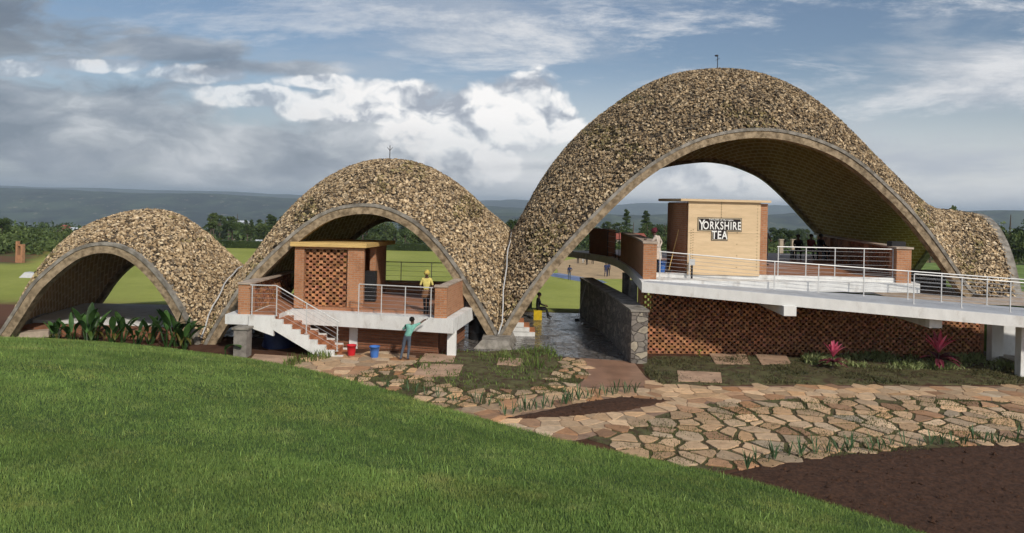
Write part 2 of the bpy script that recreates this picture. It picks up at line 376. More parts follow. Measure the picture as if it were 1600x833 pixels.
c = n.mix(lm2, c, n.mix(n.mapr(n.noise(co, .2, 6, .7), .45, .6), (.15, .075, .045), (.09, .11, .04)))
rm = n.math('MULTIPLY', n.mapr(gxx, 28, 34), n.mapr(edge, 96, 100))
c = n.mix(rm, c, dry)
c = n.mix(n.mapr(edge, 134, 140), c, far)
n.put(b.inputs['Base Color'], c); b.inputs['Roughness'].default_value = .95; b.inputs['Specular IOR Level'].default_value = .1
bp = n.node('ShaderNodeBump'); bp.inputs['Strength'].default_value = .5; bp.inputs['Distance'].default_value = .05
n.put(bp.inputs['Height'], n.noise(co, 6, 8, .7)); n.l.new(bp.outputs[0], b.inputs['Normal'])
tag(gm_.build('ground', mg, smooth=True), kind='structure')

# ------------------------------------------------------------------ far hills
def hill(name, prof, yf, yt, yb, zb, col, seed, rise=1.0):
    """ridge whose crest runs through the given photo pixels at depth yt"""
    P3 = [W(px, py, yt) for px, py in prof]
    xs = np.linspace(P3[0].x, P3[-1].x, 260)
    top = np.interp(xs, [p.x for p in P3], [p.z for p in P3])
    top = top + vnoise(xs, xs*0, abs(xs[-1]-xs[0])/60, seed)*yt*.0006
    ys = np.concatenate([np.linspace(yf, yt, 30), np.linspace(yt, yb, 8)[1:]])
    X, Y = np.meshgrid(xs, ys); t = np.where(Y <= yt, (Y-yf)/(yt-yf), 1-(Y-yt)/(yb-yt)*.6)
    tt = np.sin(np.clip(t, 0, 1)*math.pi/2)**1.2
    Z = zb + (top[None, :]-zb)*tt + vnoise(X, Y, yt*.08, seed)*yt*.003*np.sin(np.clip(t, 0, 1)*math.pi)
    m = MB(); V = np.stack([X, Y, Z], -1).reshape(-1, 3); nx, ny = len(xs), len(ys)
    i, j = np.meshgrid(np.arange(nx-1), np.arange(ny-1)); a = (j*nx+i).ravel(); m.quads(V, np.stack([a, a+1, a+nx+1, a+nx], 1))
    mm = bpy.data.materials.new(name); mm.use_nodes = True; n = NT(mm.node_tree)
    out = n.node('ShaderNodeOutputMaterial'); b = n.node('ShaderNodeBsdfPrincipled'); n.l.new(b.outputs[0], out.inputs[0])
    co = n.node('ShaderNodeTexCoord').outputs['Object']
    c = n.mix(n.mapr(n.noise(co, .006, 10, .7), .4, .65), tuple(x*.25 for x in col), tuple(x*1.6 for x in col))
    c = n.mix(n.mapr(n.noise(co, .02, 5, .75), .60, .66), c, (.26, .23, .16))
    n.put(b.inputs['Base Color'], c); b.inputs['Roughness'].default_value = 1; b.inputs['Specular IOR Level'].default_value = 0
    return tag(m.build(name, mm, smooth=True), kind='structure')
hill('hills', [(-500, 283), (-250, 288), (0, 294), (60, 295), (130, 299), (240, 303), (330, 303), (400, 307), (470, 311), (620, 318), (760, 322), (900, 330), (1000, 340)], 2600, 4000, 5600, -170, (.035, .05, .024), 1)
hill('hills', [(-700, 281), (0, 290.5), (300, 298), (500, 306), (700, 314), (760, 314), (800, 311), (840, 314), (930, 322), (1000, 317), (1070, 319), (1150, 322), (1200, 321), (1250, 326), (1300, 331), (1420, 334), (1500, 335), (1700, 334), (2300, 345)], 5200, 6800, 7800, -120, (.04, .055, .03), 2)
hill('hills', [(700, 335), (800, 333), (900, 334), (1000, 336), (1100, 336), (1200, 337), (1260, 334), (1340, 338), (1440, 340), (1500, 333), (1560, 329), (1620, 331), (1700, 337), (1900, 341), (2300, 350)], 2100, 3000, 3900, -130, (.045, .06, .028), 3)

# ------------------------------------------------------------------ lawn mound in the foreground
edge_px = [(-900, 560), (-300, 522), (0, 528), (200, 538), (315, 552), (420, 566), (500, 582), (600, 610), (700, 641), (800, 668), (900, 695), (1000, 716), (1100, 736), (1200, 760), (1300, 790), (1440, 834), (1700, 925), (2100, 1200)]
EP = np.array([tuple(G(*p)) for p in edge_px])[:, :2]
EP = np.concatenate([[(-75, 26)], EP[2:], [(16, -10)]])
# smooth the edge curve
def smooth_poly(Pn, k=3):
    for _ in range(k):
        Q = [Pn[0]]
        for a, b_ in zip(Pn[:-1], Pn[1:]): Q += [a*.75+b_*.25, a*.25+b_*.75]
        Q.append(Pn[-1]); Pn = np.array(Q)
    return Pn
EPs = smooth_poly(EP, 2)
def edge_s(X, Y):
    best = np.full(X.shape, 1e9); sign = np.zeros(X.shape)
    for a, b_ in zip(EPs[:-1], EPs[1:]):
        d = b_-a; L2 = d @ d; t = np.clip(((X-a[0])*d[0]+(Y-a[1])*d[1])/L2, 0, 1)
        px, py = X-(a[0]+t*d[0]), Y-(a[1]+t*d[1]); D = np.hypot(px, py); cr = d[0]*(Y-a[1])-d[1]*(X-a[0])
        m = D < best; best = np.where(m, D, best); sign = np.where(m, np.where(cr < 0, 1, -1), sign)
    return best*sign
def lawn_z(X, Y):
    s = edge_s(X, Y)
    return np.where(s > 0, 3.5*(1-np.exp(-np.maximum(s, 0)/15.5)), s*.3) + np.clip(s, 0, 3)/3*vnoise(X, Y, 3.5, 4)*.03 + .02
lx = np.arange(-60, 18.1, .4); ly = np.arange(-12, 30.1, .4)
V, Q = grid_mesh(lx, ly, lawn_z); S = edge_s(V[:, 0], V[:, 1]); keep = (S[Q] > -.7).all(1)
lm_ = MB(); lm_.quads(V, Q[keep])
mlawn = mat('lawn_soil', (.045, .085, .018), .95, .3, 3, .4, 30)
tag(lm_.build('lawn', mlawn, smooth=True), kind='structure')
def mat_leafy(name, c1, c2, c3=None, rough=.6, trans=.25, scale=.35):
    m = bpy.data.materials.new(name); m.use_nodes = True; n = NT(m.node_tree); MATS[name] = m
    out = n.node('ShaderNodeOutputMaterial'); b = n.node('ShaderNodeBsdfPrincipled')
    co = n.node('ShaderNodeTexCoord').outputs['Object']; at = n.node('ShaderNodeAttribute', attribute_name='tint')
    c = n.mix(n.mapr(n.noise(co, scale, 5, .65), .35, .65), c1, c2)
    if c3: c = n.mix(n.mapr(n.noise(co, scale*4, 4, .6), .5, .75, 0, .6), c, c3)
    c = n.mix(1.0, c, at.outputs[0], 'MULTIPLY')
    n.put(b.inputs['Base Color'], c); b.inputs['Roughness'].default_value = rough; b.inputs['Specular IOR Level'].default_value = .25
    t = n.node('ShaderNodeBsdfTranslucent'); n.put(t.inputs[0], c); ms = n.node('ShaderNodeMixShader'); ms.inputs[0].default_value = trans
    n.l.new(b.outputs[0], ms.inputs[1]); n.l.new(t.outputs[0], ms.inputs[2]); n.l.new(ms.outputs[0], out.inputs[0]); return m
M_grass = mat_leafy('grass_blade', (.15, .24, .060), (.205, .30, .078), (.29, .35, .12))
def blades(mb, X, Y, Z, h, w_, tint, lean=.35, two=True):
    n_ = len(X); th = rng.uniform(0, 2*math.pi, n_); ph = rng.uniform(0, 2*math.pi, n_)
    hx, hy = np.cos(th)*w_/2, np.sin(th)*w_/2; ln = rng.uniform(0, lean, n_)*h; lx_, ly_ = np.cos(ph)*ln, np.sin(ph)*ln
    P0 = np.stack([X-hx, Y-hy, Z-.01], -1); P1 = np.stack([X+hx, Y+hy, Z-.01], -1)
    if two:
        P2 = np.stack([X+hx*.8+lx_*.35, Y+hy*.8+ly_*.35, Z+h*.55], -1); P3 = np.stack([X-hx*.8+lx_*.35, Y-hy*.8+ly_*.35, Z+h*.55], -1); P4 = np.stack([X+lx_, Y+ly_, Z+h], -1)
        V = np.stack([P0, P1, P2, P3, P4], 1).reshape(-1, 3); k = np.arange(n_)*5
        off = mb.addv(V); mb.q.append(np.stack([k, k+1, k+2, k+3], 1)+off); mb.qt.append(tint); mb.quv.append(np.zeros((n_, 4, 2)))
        mb.t.append(np.stack([k+3, k+2, k+4], 1)+off); mb.tt.append(tint); mb.tuv.append(np.zeros((n_, 3, 2)))
    else:
        P4 = np.stack([X+lx_, Y+ly_, Z+h], -1); V = np.stack([P0, P1, P4], 1).reshape(-1, 3); k = np.arange(n_)*3
        mb.tris(V, np.stack([k, k+1, k+2], 1), tint)
gb = MB()
for d0, d1, dens, hh, ww in ((5.5, 9, 3400, .045, .007), (9, 12, 2300, .048, .009), (12, 16, 1300, .05, .012), (16, 21, 800, .055, .016), (21, 28, 480, .06, .022)):
    half = .80*d1+1.5; N = int((d1-d0)*2*half*dens); X = rng.uniform(-half, half, N); Y = rng.uniform(d0, d1, N)
    ok = (np.abs(X) < .78*Y+1.5); X, Y = X[ok], Y[ok]; s = edge_s(X, Y); ok = s > -.12; X, Y = X[ok], Y[ok]
    Z = lawn_z(X, Y); cl = vnoise(X, Y, .8, 9)*.5+vnoise(X, Y, 3.2, 2)*.5
    tn = (1+cl*.20+rng.normal(0, .16, len(X)))[:, None]*np.array([1, 1, 1.])
    wp = np.clip(vnoise(X, Y, 2.3, 17)*.6+vnoise(X, Y, .5, 21)*.35-.25, 0, 1)[:, None]; tn = tn*(1+wp*np.array([.42, .12, .25])); dp = np.clip(vnoise(X, Y, 4.1, 33)-.2, 0, 1)[:, None]; tn = tn*(1-.18*dp); yl = rng.random(len(X)) < .06; tn[yl] = tn[yl]*np.array([1.6, 1.3, 1.2])
    h = hh*(1+cl*.18)*rng.uniform(.6, 1.35, len(X)); tall = rng.random(len(X)) < .005; h[tall] *= 2.5; tn[tall] = tn[tall]*1.35
    blades(gb, X, Y, Z, h, ww*np.where(tall, 1.5, 1), np.clip(tn, .35, 2.4), .8, d1 < 13)
tag(gb.build('grass', M_grass), 'short green grass blades covering the foreground mound', 'grass', kind='stuff')

# ------------------------------------------------------------------ paved paths with crazy paving
def plan(pxs, z=0.0): return [tuple(G(px, py, z))[:2] for px, py in pxs]
def inside(poly, X, Y):
    X = np.asarray(X, float); Y = np.asarray(Y, float); r = np.zeros(X.shape, bool); n_ = len(poly)
    for i in range(n_):
        x1, y1 = poly[i]; x2, y2 = poly[(i+1) % n_]
        c_ = ((y1 > Y) != (y2 > Y)) & (X < (x2-x1)*(Y-y1)/(y2-y1+1e-12)+x1); r ^= c_
    return r
GJ1 = plan([(915, 686), (1000, 658), (1060, 640), (1120, 630), (1250, 623), (1420, 621), (1680, 634), (1760, 690), (1600, 692), (1480, 702), (1300, 716), (1180, 728), (1120, 738), (1040, 722)])
D1 = plan([(1760, 604), (1300, 603), (1030, 604), (1010, 590), (975, 562), (912, 562), (918, 585), (890, 612), (780, 630), (690, 640), (760, 660), (880, 692), (915, 686), (1000, 658), (1060, 640), (1120, 630), (1250, 623), (1420, 621), (1760, 636)])
WEDGE = plan([(780, 656), (850, 643), (898, 632), (970, 621), (1048, 627), (985, 641), (882, 653)])
GJ2 = plan([(540, 592), (600, 572), (640, 572), (680, 600), (760, 613), (850, 600), (880, 562), (915, 562), (920, 588), (890, 612), (780, 630), (690, 642), (610, 615)])
D2 = plan([(440, 572), (480, 560), (545, 553), (600, 549), (650, 556), (645, 570), (600, 573), (545, 592), (500, 586)])
BED = plan([(645, 571), (660, 556), (720, 550), (862, 543), (880, 562), (850, 600), (760, 613), (680, 600)])
RBED = plan([(1000, 566), (1020, 556), (1760, 562), (1760, 603), (1300, 602), (1030, 603), (1008, 588)])
def sheet(name, poly, z, m, kind='structure'):
    b_ = MB(); b_.ngon([(x, y, z) for x, y in poly]); o = b_.build(name, m)
    if o.data.polygons[0].normal.z < 0: o.data.flip_normals()
    return tag(o, kind=kind)
M_mortar = mat('path_mortar', (.26, .17, .115), .75, .3, 2.5, .3, 40, dirt=((.12, .065, .04), 1.4, .6))
M_joint = mat('joint_soil', (.095, .055, .032), .95, .35, 3, .6, 30, col2=(.085, .085, .035))
M_pave = mat('paving_stone', (.50, .345, .21), .6, .15, 6, .3, 28, tint=True, dirt=((.30, .18, .11), 2.2, .55), spec=.35)
sheet('path', D1, .004, M_mortar); sheet('path', D2, .004, M_mortar); sheet('path', GJ1, .008, M_joint); sheet('path', GJ2, .008, M_joint)
M_bark = mat('dark_mulch', (.062, .030, .017), .98, .4, 12, .8, 30)
wm_ = MB()
def soil_mesh(poly, z0, amp, step, m, name, mx=None):
    P_ = np.array(poly); xs = np.arange(P_[:, 0].min(), P_[:, 0].max(), step); ys = np.arange(P_[:, 1].min(), P_[:, 1].max(), step)
    V, Q = grid_mesh(xs, ys, lambda X, Y: X*0)
    ins = inside(poly, V[:, 0], V[:, 1]); d = np.full(len(V), 9.)
    for i in range(len(P_)):
        a, c_ = P_[i], P_[(i+1) % len(P_)]; dd = c_-a; t = np.clip(((V[:, 0]-a[0])*dd[0]+(V[:, 1]-a[1])*dd[1])/(dd @ dd), 0, 1)
        d = np.minimum(d, np.hypot(V[:, 0]-a[0]-t*dd[0], V[:, 1]-a[1]-t*dd[1]))
    V[:, 2] = z0+np.clip(d/.5, 0, 1)*(.04+amp*(vnoise(V[:, 0], V[:, 1], .35, 3)*.5+rng.normal(0, .35, len(V))))-(~ins)*.08
    k = ins[Q].any(1); b_ = MB(); b_.quads(V, Q[k])
    if amp > .02:      # clods and crumbs lying on the bed
        n_ = int(len(V)*.10); I_ = rng.choice(np.where(ins)[0], n_); C_ = V[I_]+rng.uniform(-.05, .05, (n_, 3))*[1, 1, .1]; s_ = rng.exponential(.012, (n_, 1))+.006; s_ = np.minimum(s_, .06)
        O_ = np.array([(1, 0, 0), (0, 1, 0), (-1, 0, 0), (0, -1, 0), (0, 0, 1.0)]); VV = (C_[:, None]+(O_[None]+rng.normal(0, .2, (n_, 5, 3)))*s_[:, None]).reshape(-1, 3); kk = np.arange(n_)*5
        b_.tris(VV, np.concatenate([np.stack([kk+a_, kk+(a_+1) % 4, kk+4], 1) for a_ in range(4)]))
    return tag(b_.build(name, m, smooth=True), kind='structure')
soil_mesh(WEDGE, .03, .03, .09, M_bark, 'soil_bed')
SOIL = plan([(1135, 740), (1240, 718), (1400, 703), (1600, 693), (1900, 686), (2300, 1100), (1700, 1000), (1500, 880), (1436, 836), (1300, 792), (1200, 762)])
soil_mesh(SOIL, .01, .022, .07, M_bark, 'soil_bed')
soil_mesh(BED, .01, .02, .12, M_joint, 'soil_bed'); soil_mesh(RBED, .01, .02, .14, M_joint, 'soil_bed')

def clip(poly, p, nrm):
    o = []
    for i in range(len(poly)):
        a, c_ = poly[i], poly[(i+1) % len(poly)]; da = (a-p) @ nrm; dc = (c_-p) @ nrm
        if da <= 0: o.append(a)
        if da*dc < 0: o.append(a+(c_-a)*(da/(da-dc)))
    return o
def crazy(mb, test, x0, x1, y0, y1, cell, gap, th, zb, aniso=1.0, rough=.03, seed=0, drop=0):
    r = np.random.default_rng(seed); nx, ny = int((x1-x0)/cell)+1, int((y1-y0)/cell)+1
    S = np.stack(np.meshgrid(x0+np.arange(nx)*cell, y0+np.arange(ny)*cell), -1)+r.uniform(-.42, .42, (ny, nx, 2))*cell
    for j in range(2, ny-2):
        for i in range(2, nx-2):
            p = S[j, i]
            if not test(p[0], p[1]): continue
            if r.random() < drop: continue
            poly = [p+np.array(o)*cell*2 for o in ((-1, -1), (1, -1), (1, 1), (-1, 1))]
            for dj in (-2, -1, 0, 1, 2):
                for di in (-2, -1, 0, 1, 2):
                    if di or dj:
                        q_ = S[j+dj, i+di]; nrm = q_-p; L = np.linalg.norm(nrm); nrm = nrm/L
                        poly = clip(poly, (p+q_)/2-nrm*gap/2*r.uniform(.6, 1.5), nrm)
                        if len(poly) < 3: break
                if len(poly) < 3: break
            if len(poly) < 3: continue
            c0 = np.mean(poly, 0); pts = []
            for k in range(len(poly)):
                a, c_ = poly[k], poly[(k+1) % len(poly)]; L = np.linalg.norm(c_-a)
                if L < cell*.06: continue
                # cut the corners a little and roughen the sides
                for t in ((.05, .35, .65, .95) if L > cell*.4 else (.25, .75)):
                    pts.append(a+(c_-a)*t+r.normal(0, rough*cell*.8, 2))
            if len(pts) < 4: continue
            cen = p; tb = r.uniform(.68, 1.2); hue = r.normal(0, .05); tint = np.array([tb*(1+hue), tb, tb*(1-hue*1.2)])
            if r.random() < .18: tint = tint*np.array([.95, .78, .7])*.8
            if r.random() < .15: tint = tint*1.3
            zt = zb+th*r.uniform(.7, 1.2); tl = r.normal(0, .008, 2)
            n_ = len(pts); top = [(q_[0], q_[1], zt+(q_-c0) @ tl) for q_ in pts]
            ins = [(q_[0]*.96+c0[0]*.04, q_[1]*.96+c0[1]*.04, zt+.006+(q_-c0) @ tl) for q_ in pts]
            k0 = mb.addv([(q_[0], q_[1], zb-.01) for q_ in pts]+top+ins)
            mb.ng.append((list(range(k0+2*n_, k0+3*n_)), tuple(tint)))
            I = np.arange(n_); J = (I+1) % n_
            for a_ in (0, n_):
                mb.q.append(np.stack([k0+a_+I, k0+a_+J, k0+a_+n_+J, k0+a_+n_+I], 1)); mb.qt.append(np.broadcast_to(tint, (n_, 3))); mb.quv.append(np.zeros((n_, 4, 2)))
pv = MB()
t1 = lambda x, y: bool(inside(GJ1, x, y)); t2 = lambda x, y: bool(inside(GJ2, x, y))
flat = plan([(905, 560), (985, 560), (1020, 604), (905, 606), (918, 585)])
td = lambda x, y: bool(inside(D1, x, y) or inside(D2, x, y)) and not bool(inside(WEDGE, x, y)) and not bool(inside(flat, x, y)) and not t1(x, y)
crazy(pv, t1, -2, 24, 14, 26, .60, .10, .022, .01, seed=3, drop=.02)
crazy(pv, t2, -8, 5, 18, 29, .5, .14, .022, .01, seed=5, drop=.10)
crazy(pv, td, -11, 24, 15, 29, .5, .022, .012, .004, seed=8, rough=.02)
tag(pv.build('path', M_pave), kind='structure')
# smooth wet screed strip leading to the undercroft
M_wet = mat('wet_screed', (.30, .17, .11), .35, .2, 1.5, .1, 20, spec=.5, dirt=((.16, .10, .07), 1, .5))
sheet('path', flat, .02, M_wet)

# wet rough stone floor below the two big vaults
M_wetstone = bpy.data.materials.new('wet_stone_floor'); M_wetstone.use_nodes = True; n = NT(M_wetstone.node_tree)
out = n.node('ShaderNodeOutputMaterial'); b = n.node('ShaderNodeBsdfPrincipled'); n.l.new(b.outputs[0], out.inputs[0])
co = n.node('ShaderNodeTexCoord').outputs['Object']; cw = n.vmath('ADD', co, n.vmath('MULTIPLY', n.noise(co, 3, 3, out=1), (.25, .25, 0)))
vo = n.node('ShaderNodeTexVoronoi', feature='DISTANCE_TO_EDGE'); n.put(vo.inputs['Vector'], cw); vo.inputs['Scale'].default_value = 2.6
vc = n.node('ShaderNodeTexVoronoi'); n.put(vc.inputs['Vector'], cw); vc.inputs['Scale'].default_value = 2.6
e = n.mapr(vo.outputs[0], .02, .10)
n.put(b.inputs['Base Color'], n.mix(e, (.05, .045, .04), n.mix(vc.outputs['Color'], (.11, .10, .095), (.19, .17, .15))))
n.put(b.inputs['Roughness'], n.mapr(n.noise(co, 1.1, 5, .6), .42, .6, .04, .34)); b.inputs['Specular IOR Level'].default_value = .8
bp = n.node('ShaderNodeBump'); bp.inputs['Strength'].default_value = .8; bp.inputs['Distance'].default_value = .05
n.put(bp.inputs['Height'], n.math('ADD', n.math('MULTIPLY', e, .7), n.math('MULTIPLY', n.noise(co, 5, 5, .6), .8))); n.l.new(bp.outputs[0], b.inputs['Normal'])
m_ = MB(); fl = [(-2.4, 27.4), (4.6, 26.0), (4.9, 36.9), (3.6, 37.2), (-12, 37.2), (-12, 28.9), (-2.4, 28.9)]
m_.prism(fl, -.3, .03); tag(m_.build('floor', M_wetstone), kind='structure')

# raised ground to the right, behind the ramp
M_turf = mat('turf', (.105, .17, .035), .95, .25, 1.2, .5, 25, col2=(.15, .21, .05))
def emb(X, Y):
    a = sstep(X, 13.4, 15.5)*sstep(Y, 28.75, 29.0)*(1-sstep(Y, 52, 64))
    return -3.6*sstep(Y, 37.5, 57)+(2.02+3.6*sstep(Y, 37.5, 57))*a-.3*(1-np.minimum(1, a*20))
V, Q = grid_mesh(np.arange(12.5, 62, .5), np.concatenate([[28.6, 28.7, 28.8, 28.9, 29.0], np.arange(29.4, 66, .6)]), emb)
keep = (V[Q][:, :, 2].max(1) > terr(V[Q][:, 0, 0], V[Q][:, 0, 1])-.2); m_ = MB(); m_.quads(V, Q[keep]); tag(m_.build('ground', M_turf, smooth=True), kind='structure')
m_ = MB(); m_.prism([(15.9, 29.2), (40, 27.5), (40, 31.0), (19.4, 34.5), (16.2, 34)], 2.0, 2.06); tag(m_.build('path', M_conc2), kind='structure')
# cricket ground: bare clay square and blue cover
cz = -3.38
m_ = MB(); m_.prism([tuple(G(px, py, -3.4))[:2] for px, py in [(872, 427), (900, 436), (990, 436), (1010, 412), (960, 403), (900, 404), (868, 410)]], cz-.05, cz+.0)
M_clay = mat('pale_clay', (.42, .30, .17), .95, .15, .6, .2, 3); tag(m_.build('cricket_square', M_clay), kind='structure')
# ------------------------------------------------------------------ the vaults
def arcsample(P3, n_):
    P = np.array([tuple(p) for p in P3]); P = smooth_poly(P, 2)
    d = np.concatenate([[0], np.cumsum(np.linalg.norm(np.diff(P, axis=0), axis=1))]); t = np.linspace(0, d[-1], n_)
    return np.stack([np.interp(t, d, P[:, k]) for k in range(3)], 1)
def curve(pxs, d0, d1, n_, x_ref=None):
    x0, x1 = pxs[0][0], pxs[-1][0]
    return arcsample([W(p[0], p[1], (d0+(d1-d0)*(p[0]-x0)/(x1-x0)) if len(p) == 2 else p[2]) for p in pxs], n_)
NU, NV = 90, 49
def lag(v): return 2*(v-.5)*(v-1), 4*v*(1-v), 2*v*(v-.5)
def surface(F, M, B):
    v = np.linspace(0, 1, NV)[:, None, None]; a, b_, c_ = lag(v)
    return a*F[None]+b_*M[None]+c_*B[None]           # [v, u, 3]
def normals(Sf):
    du = np.gradient(Sf, axis=1); dv = np.gradient(Sf, axis=0); n_ = np.cross(du, dv); n_ /= np.linalg.norm(n_, axis=-1, keepdims=True)+1e-9
    if n_[NV//2, NU//2, 2] < 0: n_ = -n_
    return n_
def grid_quads(Sf, flip=False, uv=True):
    ny, nx = Sf.shape[:2]; i, j = np.meshgrid(np.arange(nx-1), np.arange(ny-1)); a = (j*nx+i).ravel(); Q = np.stack([a, a+1, a+nx+1, a+nx], 1)
    U = np.zeros((ny, nx, 2)); U[:, 1:, 0] = np.cumsum(np.linalg.norm(np.diff(Sf, axis=1), axis=-1), 1); U[1:, :, 1] = np.cumsum(np.linalg.norm(np.diff(Sf, axis=0), axis=-1), 0)
    U[..., 0] -= U[:, nx//2:nx//2+1, 0]
    if flip: Q = Q[:, ::-1]
    return Sf.reshape(-1, 3), Q, U.reshape(-1, 2)[Q]
def chips(mb, Sf, N_, dens, size, seed):
    r = np.random.default_rng(seed); ny, nx = Sf.shape[:2]
    A_ = np.linalg.norm(np.cross(Sf[:-1, 1:]-Sf[:-1, :-1], Sf[1:, :-1]-Sf[:-1, :-1]), axis=-1); p = A_.ravel()/A_.sum(); n_ = int(A_.sum()*dens)
    k = r.choice(len(p), n_, p=p); j, i = k//(nx-1), k % (nx-1); a, b_ = r.random(n_)[:, None], r.random(n_)[:, None]
    def bl(T): return (T[j, i]*(1-a)*(1-b_)+T[j, i+1]*a*(1-b_)+T[j+1, i]*(1-a)*b_+T[j+1, i+1]*a*b_)
    C = bl(Sf); Nn = bl(N_); Nn /= np.linalg.norm(Nn, axis=1, keepdims=True)
    # each flake lies on the slope, its lower edge lifted, pointing every way
    T1 = np.cross(Nn, r.normal(0, 1, (n_, 3))); T1 /= np.linalg.norm(T1, axis=1, keepdims=True); 
    tilt = r.normal(0, .55, (n_, 1)); Nn = Nn+T1*tilt+r.normal(0, .22, (n_, 3)); Nn /= np.linalg.norm(Nn, axis=1, keepdims=True)
    T1 = T1-Nn*(T1*Nn).sum(1, keepdims=True); T1 /= np.linalg.norm(T1, axis=1, keepdims=True); T2 = np.cross(Nn, T1)
    L = r.uniform(.6, 1.5, (n_, 1))*size/2; Wd = L*r.uniform(.45, .9, (n_, 1)); H = r.uniform(.25, .5, (n_, 1))*size/2
    C = C+Nn*r.uniform(-.02, .07, (n_, 1))
    V = []
    for sz in (-1, 1):
        for sx, sy in ((-1, -1), (1, -1), (1, 1), (-1, 1)):
            V.append(C+T1*L*sx*r.uniform(.6, 1.1, (n_, 1))+T2*Wd*sy*r.uniform(.6, 1.1, (n_, 1))+Nn*H*sz*(r.uniform(.7, 1.2, (n_, 1))))
    V = np.stack(V, 1).reshape(-1, 3); k = np.arange(n_)*8
    Q = np.concatenate([np.stack([k+a_ for a_ in f], 1) for f in ((4, 5, 6, 7), (0, 1, 5, 4), (1, 2, 6, 5), (2, 3, 7, 6), (3, 0, 4, 7))])
    # stone colours: cream, tan, rust brown, charcoal; dark lichen in patches
    pal = np.array([(1.55, 1.47, 1.28), (1.15, 1.06, .88), (.82, .71, .54), (.45, .38, .30), (.20, .185, .17), (.70, .69, .66)])
    patch = vnoise(C[:, 0], C[:, 1]+C[:, 2]*.8, 2.6, seed)*.5+vnoise(C[:, 0], C[:, 2], .9, seed+2)*.4
    top = sstep(C[:, 2], 3.5, 9.5)  # crowns darker from dirt; sunlit look lower down also put into the tint
    pr = np.stack([.16-.09*top+0*patch, .27+0*patch, .24+0*patch, .15+.04*top, .08+.10*top+.15*np.clip(patch, 0, 1), .10+0*patch], 1); pr = np.clip(pr, .01, None); pr /= pr.sum(1, keepdims=True)
    idx = (pr.cumsum(1) < r.random(n_)[:, None]).sum(1); T = pal[np.clip(idx, 0, 5)]*(r.uniform(.75, 1.2, (n_, 1))); T = T*(1-.30*np.clip(patch-.05, 0, 1)-.16*top)[:, None]; mo = (vnoise(C[:, 0]+9, C[:, 2], 1.7, seed+5) > .75) & (r.random(n_) < .5); T[mo] = T[mo]*np.array([.62, .66, .5]); T = np.clip(T, .05, 1.6)
    mb.quads(V, Q, None); mb.qt[-1] = np.tile(T, (5, 1))
def rib(name, C, outn, y0, y1, th, root, mtop, mlow):
    """arched edge beam following curve C (front edge of a shell): a formwork-marked band with a proud capping above"""
    T = np.gradient(C, axis=0); T /= np.linalg.norm(T, axis=1, keepdims=True); Yv = np.array([0, 1., 0])
    Nn = np.cross(T, Yv); Nn /= np.linalg.norm(Nn, axis=1, keepdims=True)
    if Nn[len(C)//2, 2] < 0: Nn = -Nn
    def band(a0, a1, ya, yb):
        m = MB(); n_ = len(C); ring = np.stack([C+Nn*a1+Yv*ya, C+Nn*a0+Yv*ya, C+Nn*a0+Yv*yb, C+Nn*a1+Yv*yb], 1).reshape(-1, 3)
        Q = [(i*4+k, i*4+(k+1) % 4, i*4+4+(k+1) % 4, i*4+4+k) for i in range(n_-1) for k in range(4)]
        m.quads(ring, Q); m.ng.append(([0, 1, 2, 3], (1, 1, 1))); m.ng.append(([4*n_-1, 4*n_-2, 4*n_-3, 4*n_-4], (1, 1, 1))); return m
    a = band(-th, -.085, y0+.04, y1).build(name, mlow, root); b_ = band(-.085, .04, y0, y1+.02).build('rib_capping', mtop, a)
    return a
def vault(label, F, M, B, seed, ribF=None, side=None, dens=175, size=.105):
    ce = (F.mean(0)+B.mean(0))/2
    root = thing('vault', label, 'vault', (float(ce[0]), float(ce[1]), 0), 0, 'stone clad vaults of the pavilion')
    Sf = surface(F, M, B); N_ = normals(Sf)
    V, Q, uv = grid_quads(Sf); flip = False
    c0 = V[Q[len(Q)//2]]; 
    if np.cross(c0[1]-c0[0], c0[2]-c0[0])[2] < 0: flip = True
    m = MB(); V, Q, uv = grid_quads(Sf, flip); m.quads(V, Q, None, uv)
    m.build('roof_shell', M_under, root, smooth=True)
    Si = Sf-N_*.22; m = MB(); V, Q, uv = grid_quads(Si, not flip); m.quads(V, Q, None, uv); m.build('tile_soffit', M_soffit, root, smooth=True)
    # the shell's open edges are closed between skin and soffit
    m = MB()
    for e0, e1 in ((Sf[0], Si[0]), (Sf[-1], Si[-1]), (Sf[:, 0], Si[:, 0]), (Sf[:, -1], Si[:, -1])):
        n_ = len(e0); VV = np.concatenate([e0, e1]); m.quads(VV, [(i, i+1, n_+i+1, n_+i) for i in range(n_-1)])
    m.build('shell_edge', M_concrete, root)
    m = MB(); chips(m, Sf+N_*.03, N_, dens, size, seed); m.build('stone_cladding', M_chip, root)
    FF = F if ribF is None else F[:ribF]
    rib('arch_rib', FF+np.array([0, -.08, 0]), None, -.12, .36, .38, root, M_concrete, M_ribwood)
    rib('arch_rib', B, None, -.2, .2, .4, root, M_concrete, M_ribwood)
    if side is not None:
        C = Sf[:, side]; T = np.gradient(C, axis=0); T /= np.linalg.norm(T, axis=1, keepdims=True); X_ = np.array([1., 0, 0]); Nn = np.cross(T, X_); Nn /= np.linalg.norm(Nn, axis=1, keepdims=True)
        if Nn[len(C)//2, 2] < 0: Nn = -Nn
        ring = np.stack([C+Nn*.1-X_*.12, C-Nn*.35-X_*.12, C-Nn*.35+X_*.25, C+Nn*.1+X_*.25], 1).reshape(-1, 3); m = MB()
        m.quads(ring, [(i*4+k, i*4+(k+1) % 4, i*4+4+(k+1) % 4, i*4+4+k) for i in range(len(C)-1) for k in range(4)]); m.build('side_rib', M_concrete, root)
    return root, Sf
cL = (383, 428, 33); cR = (801, 366, 36)
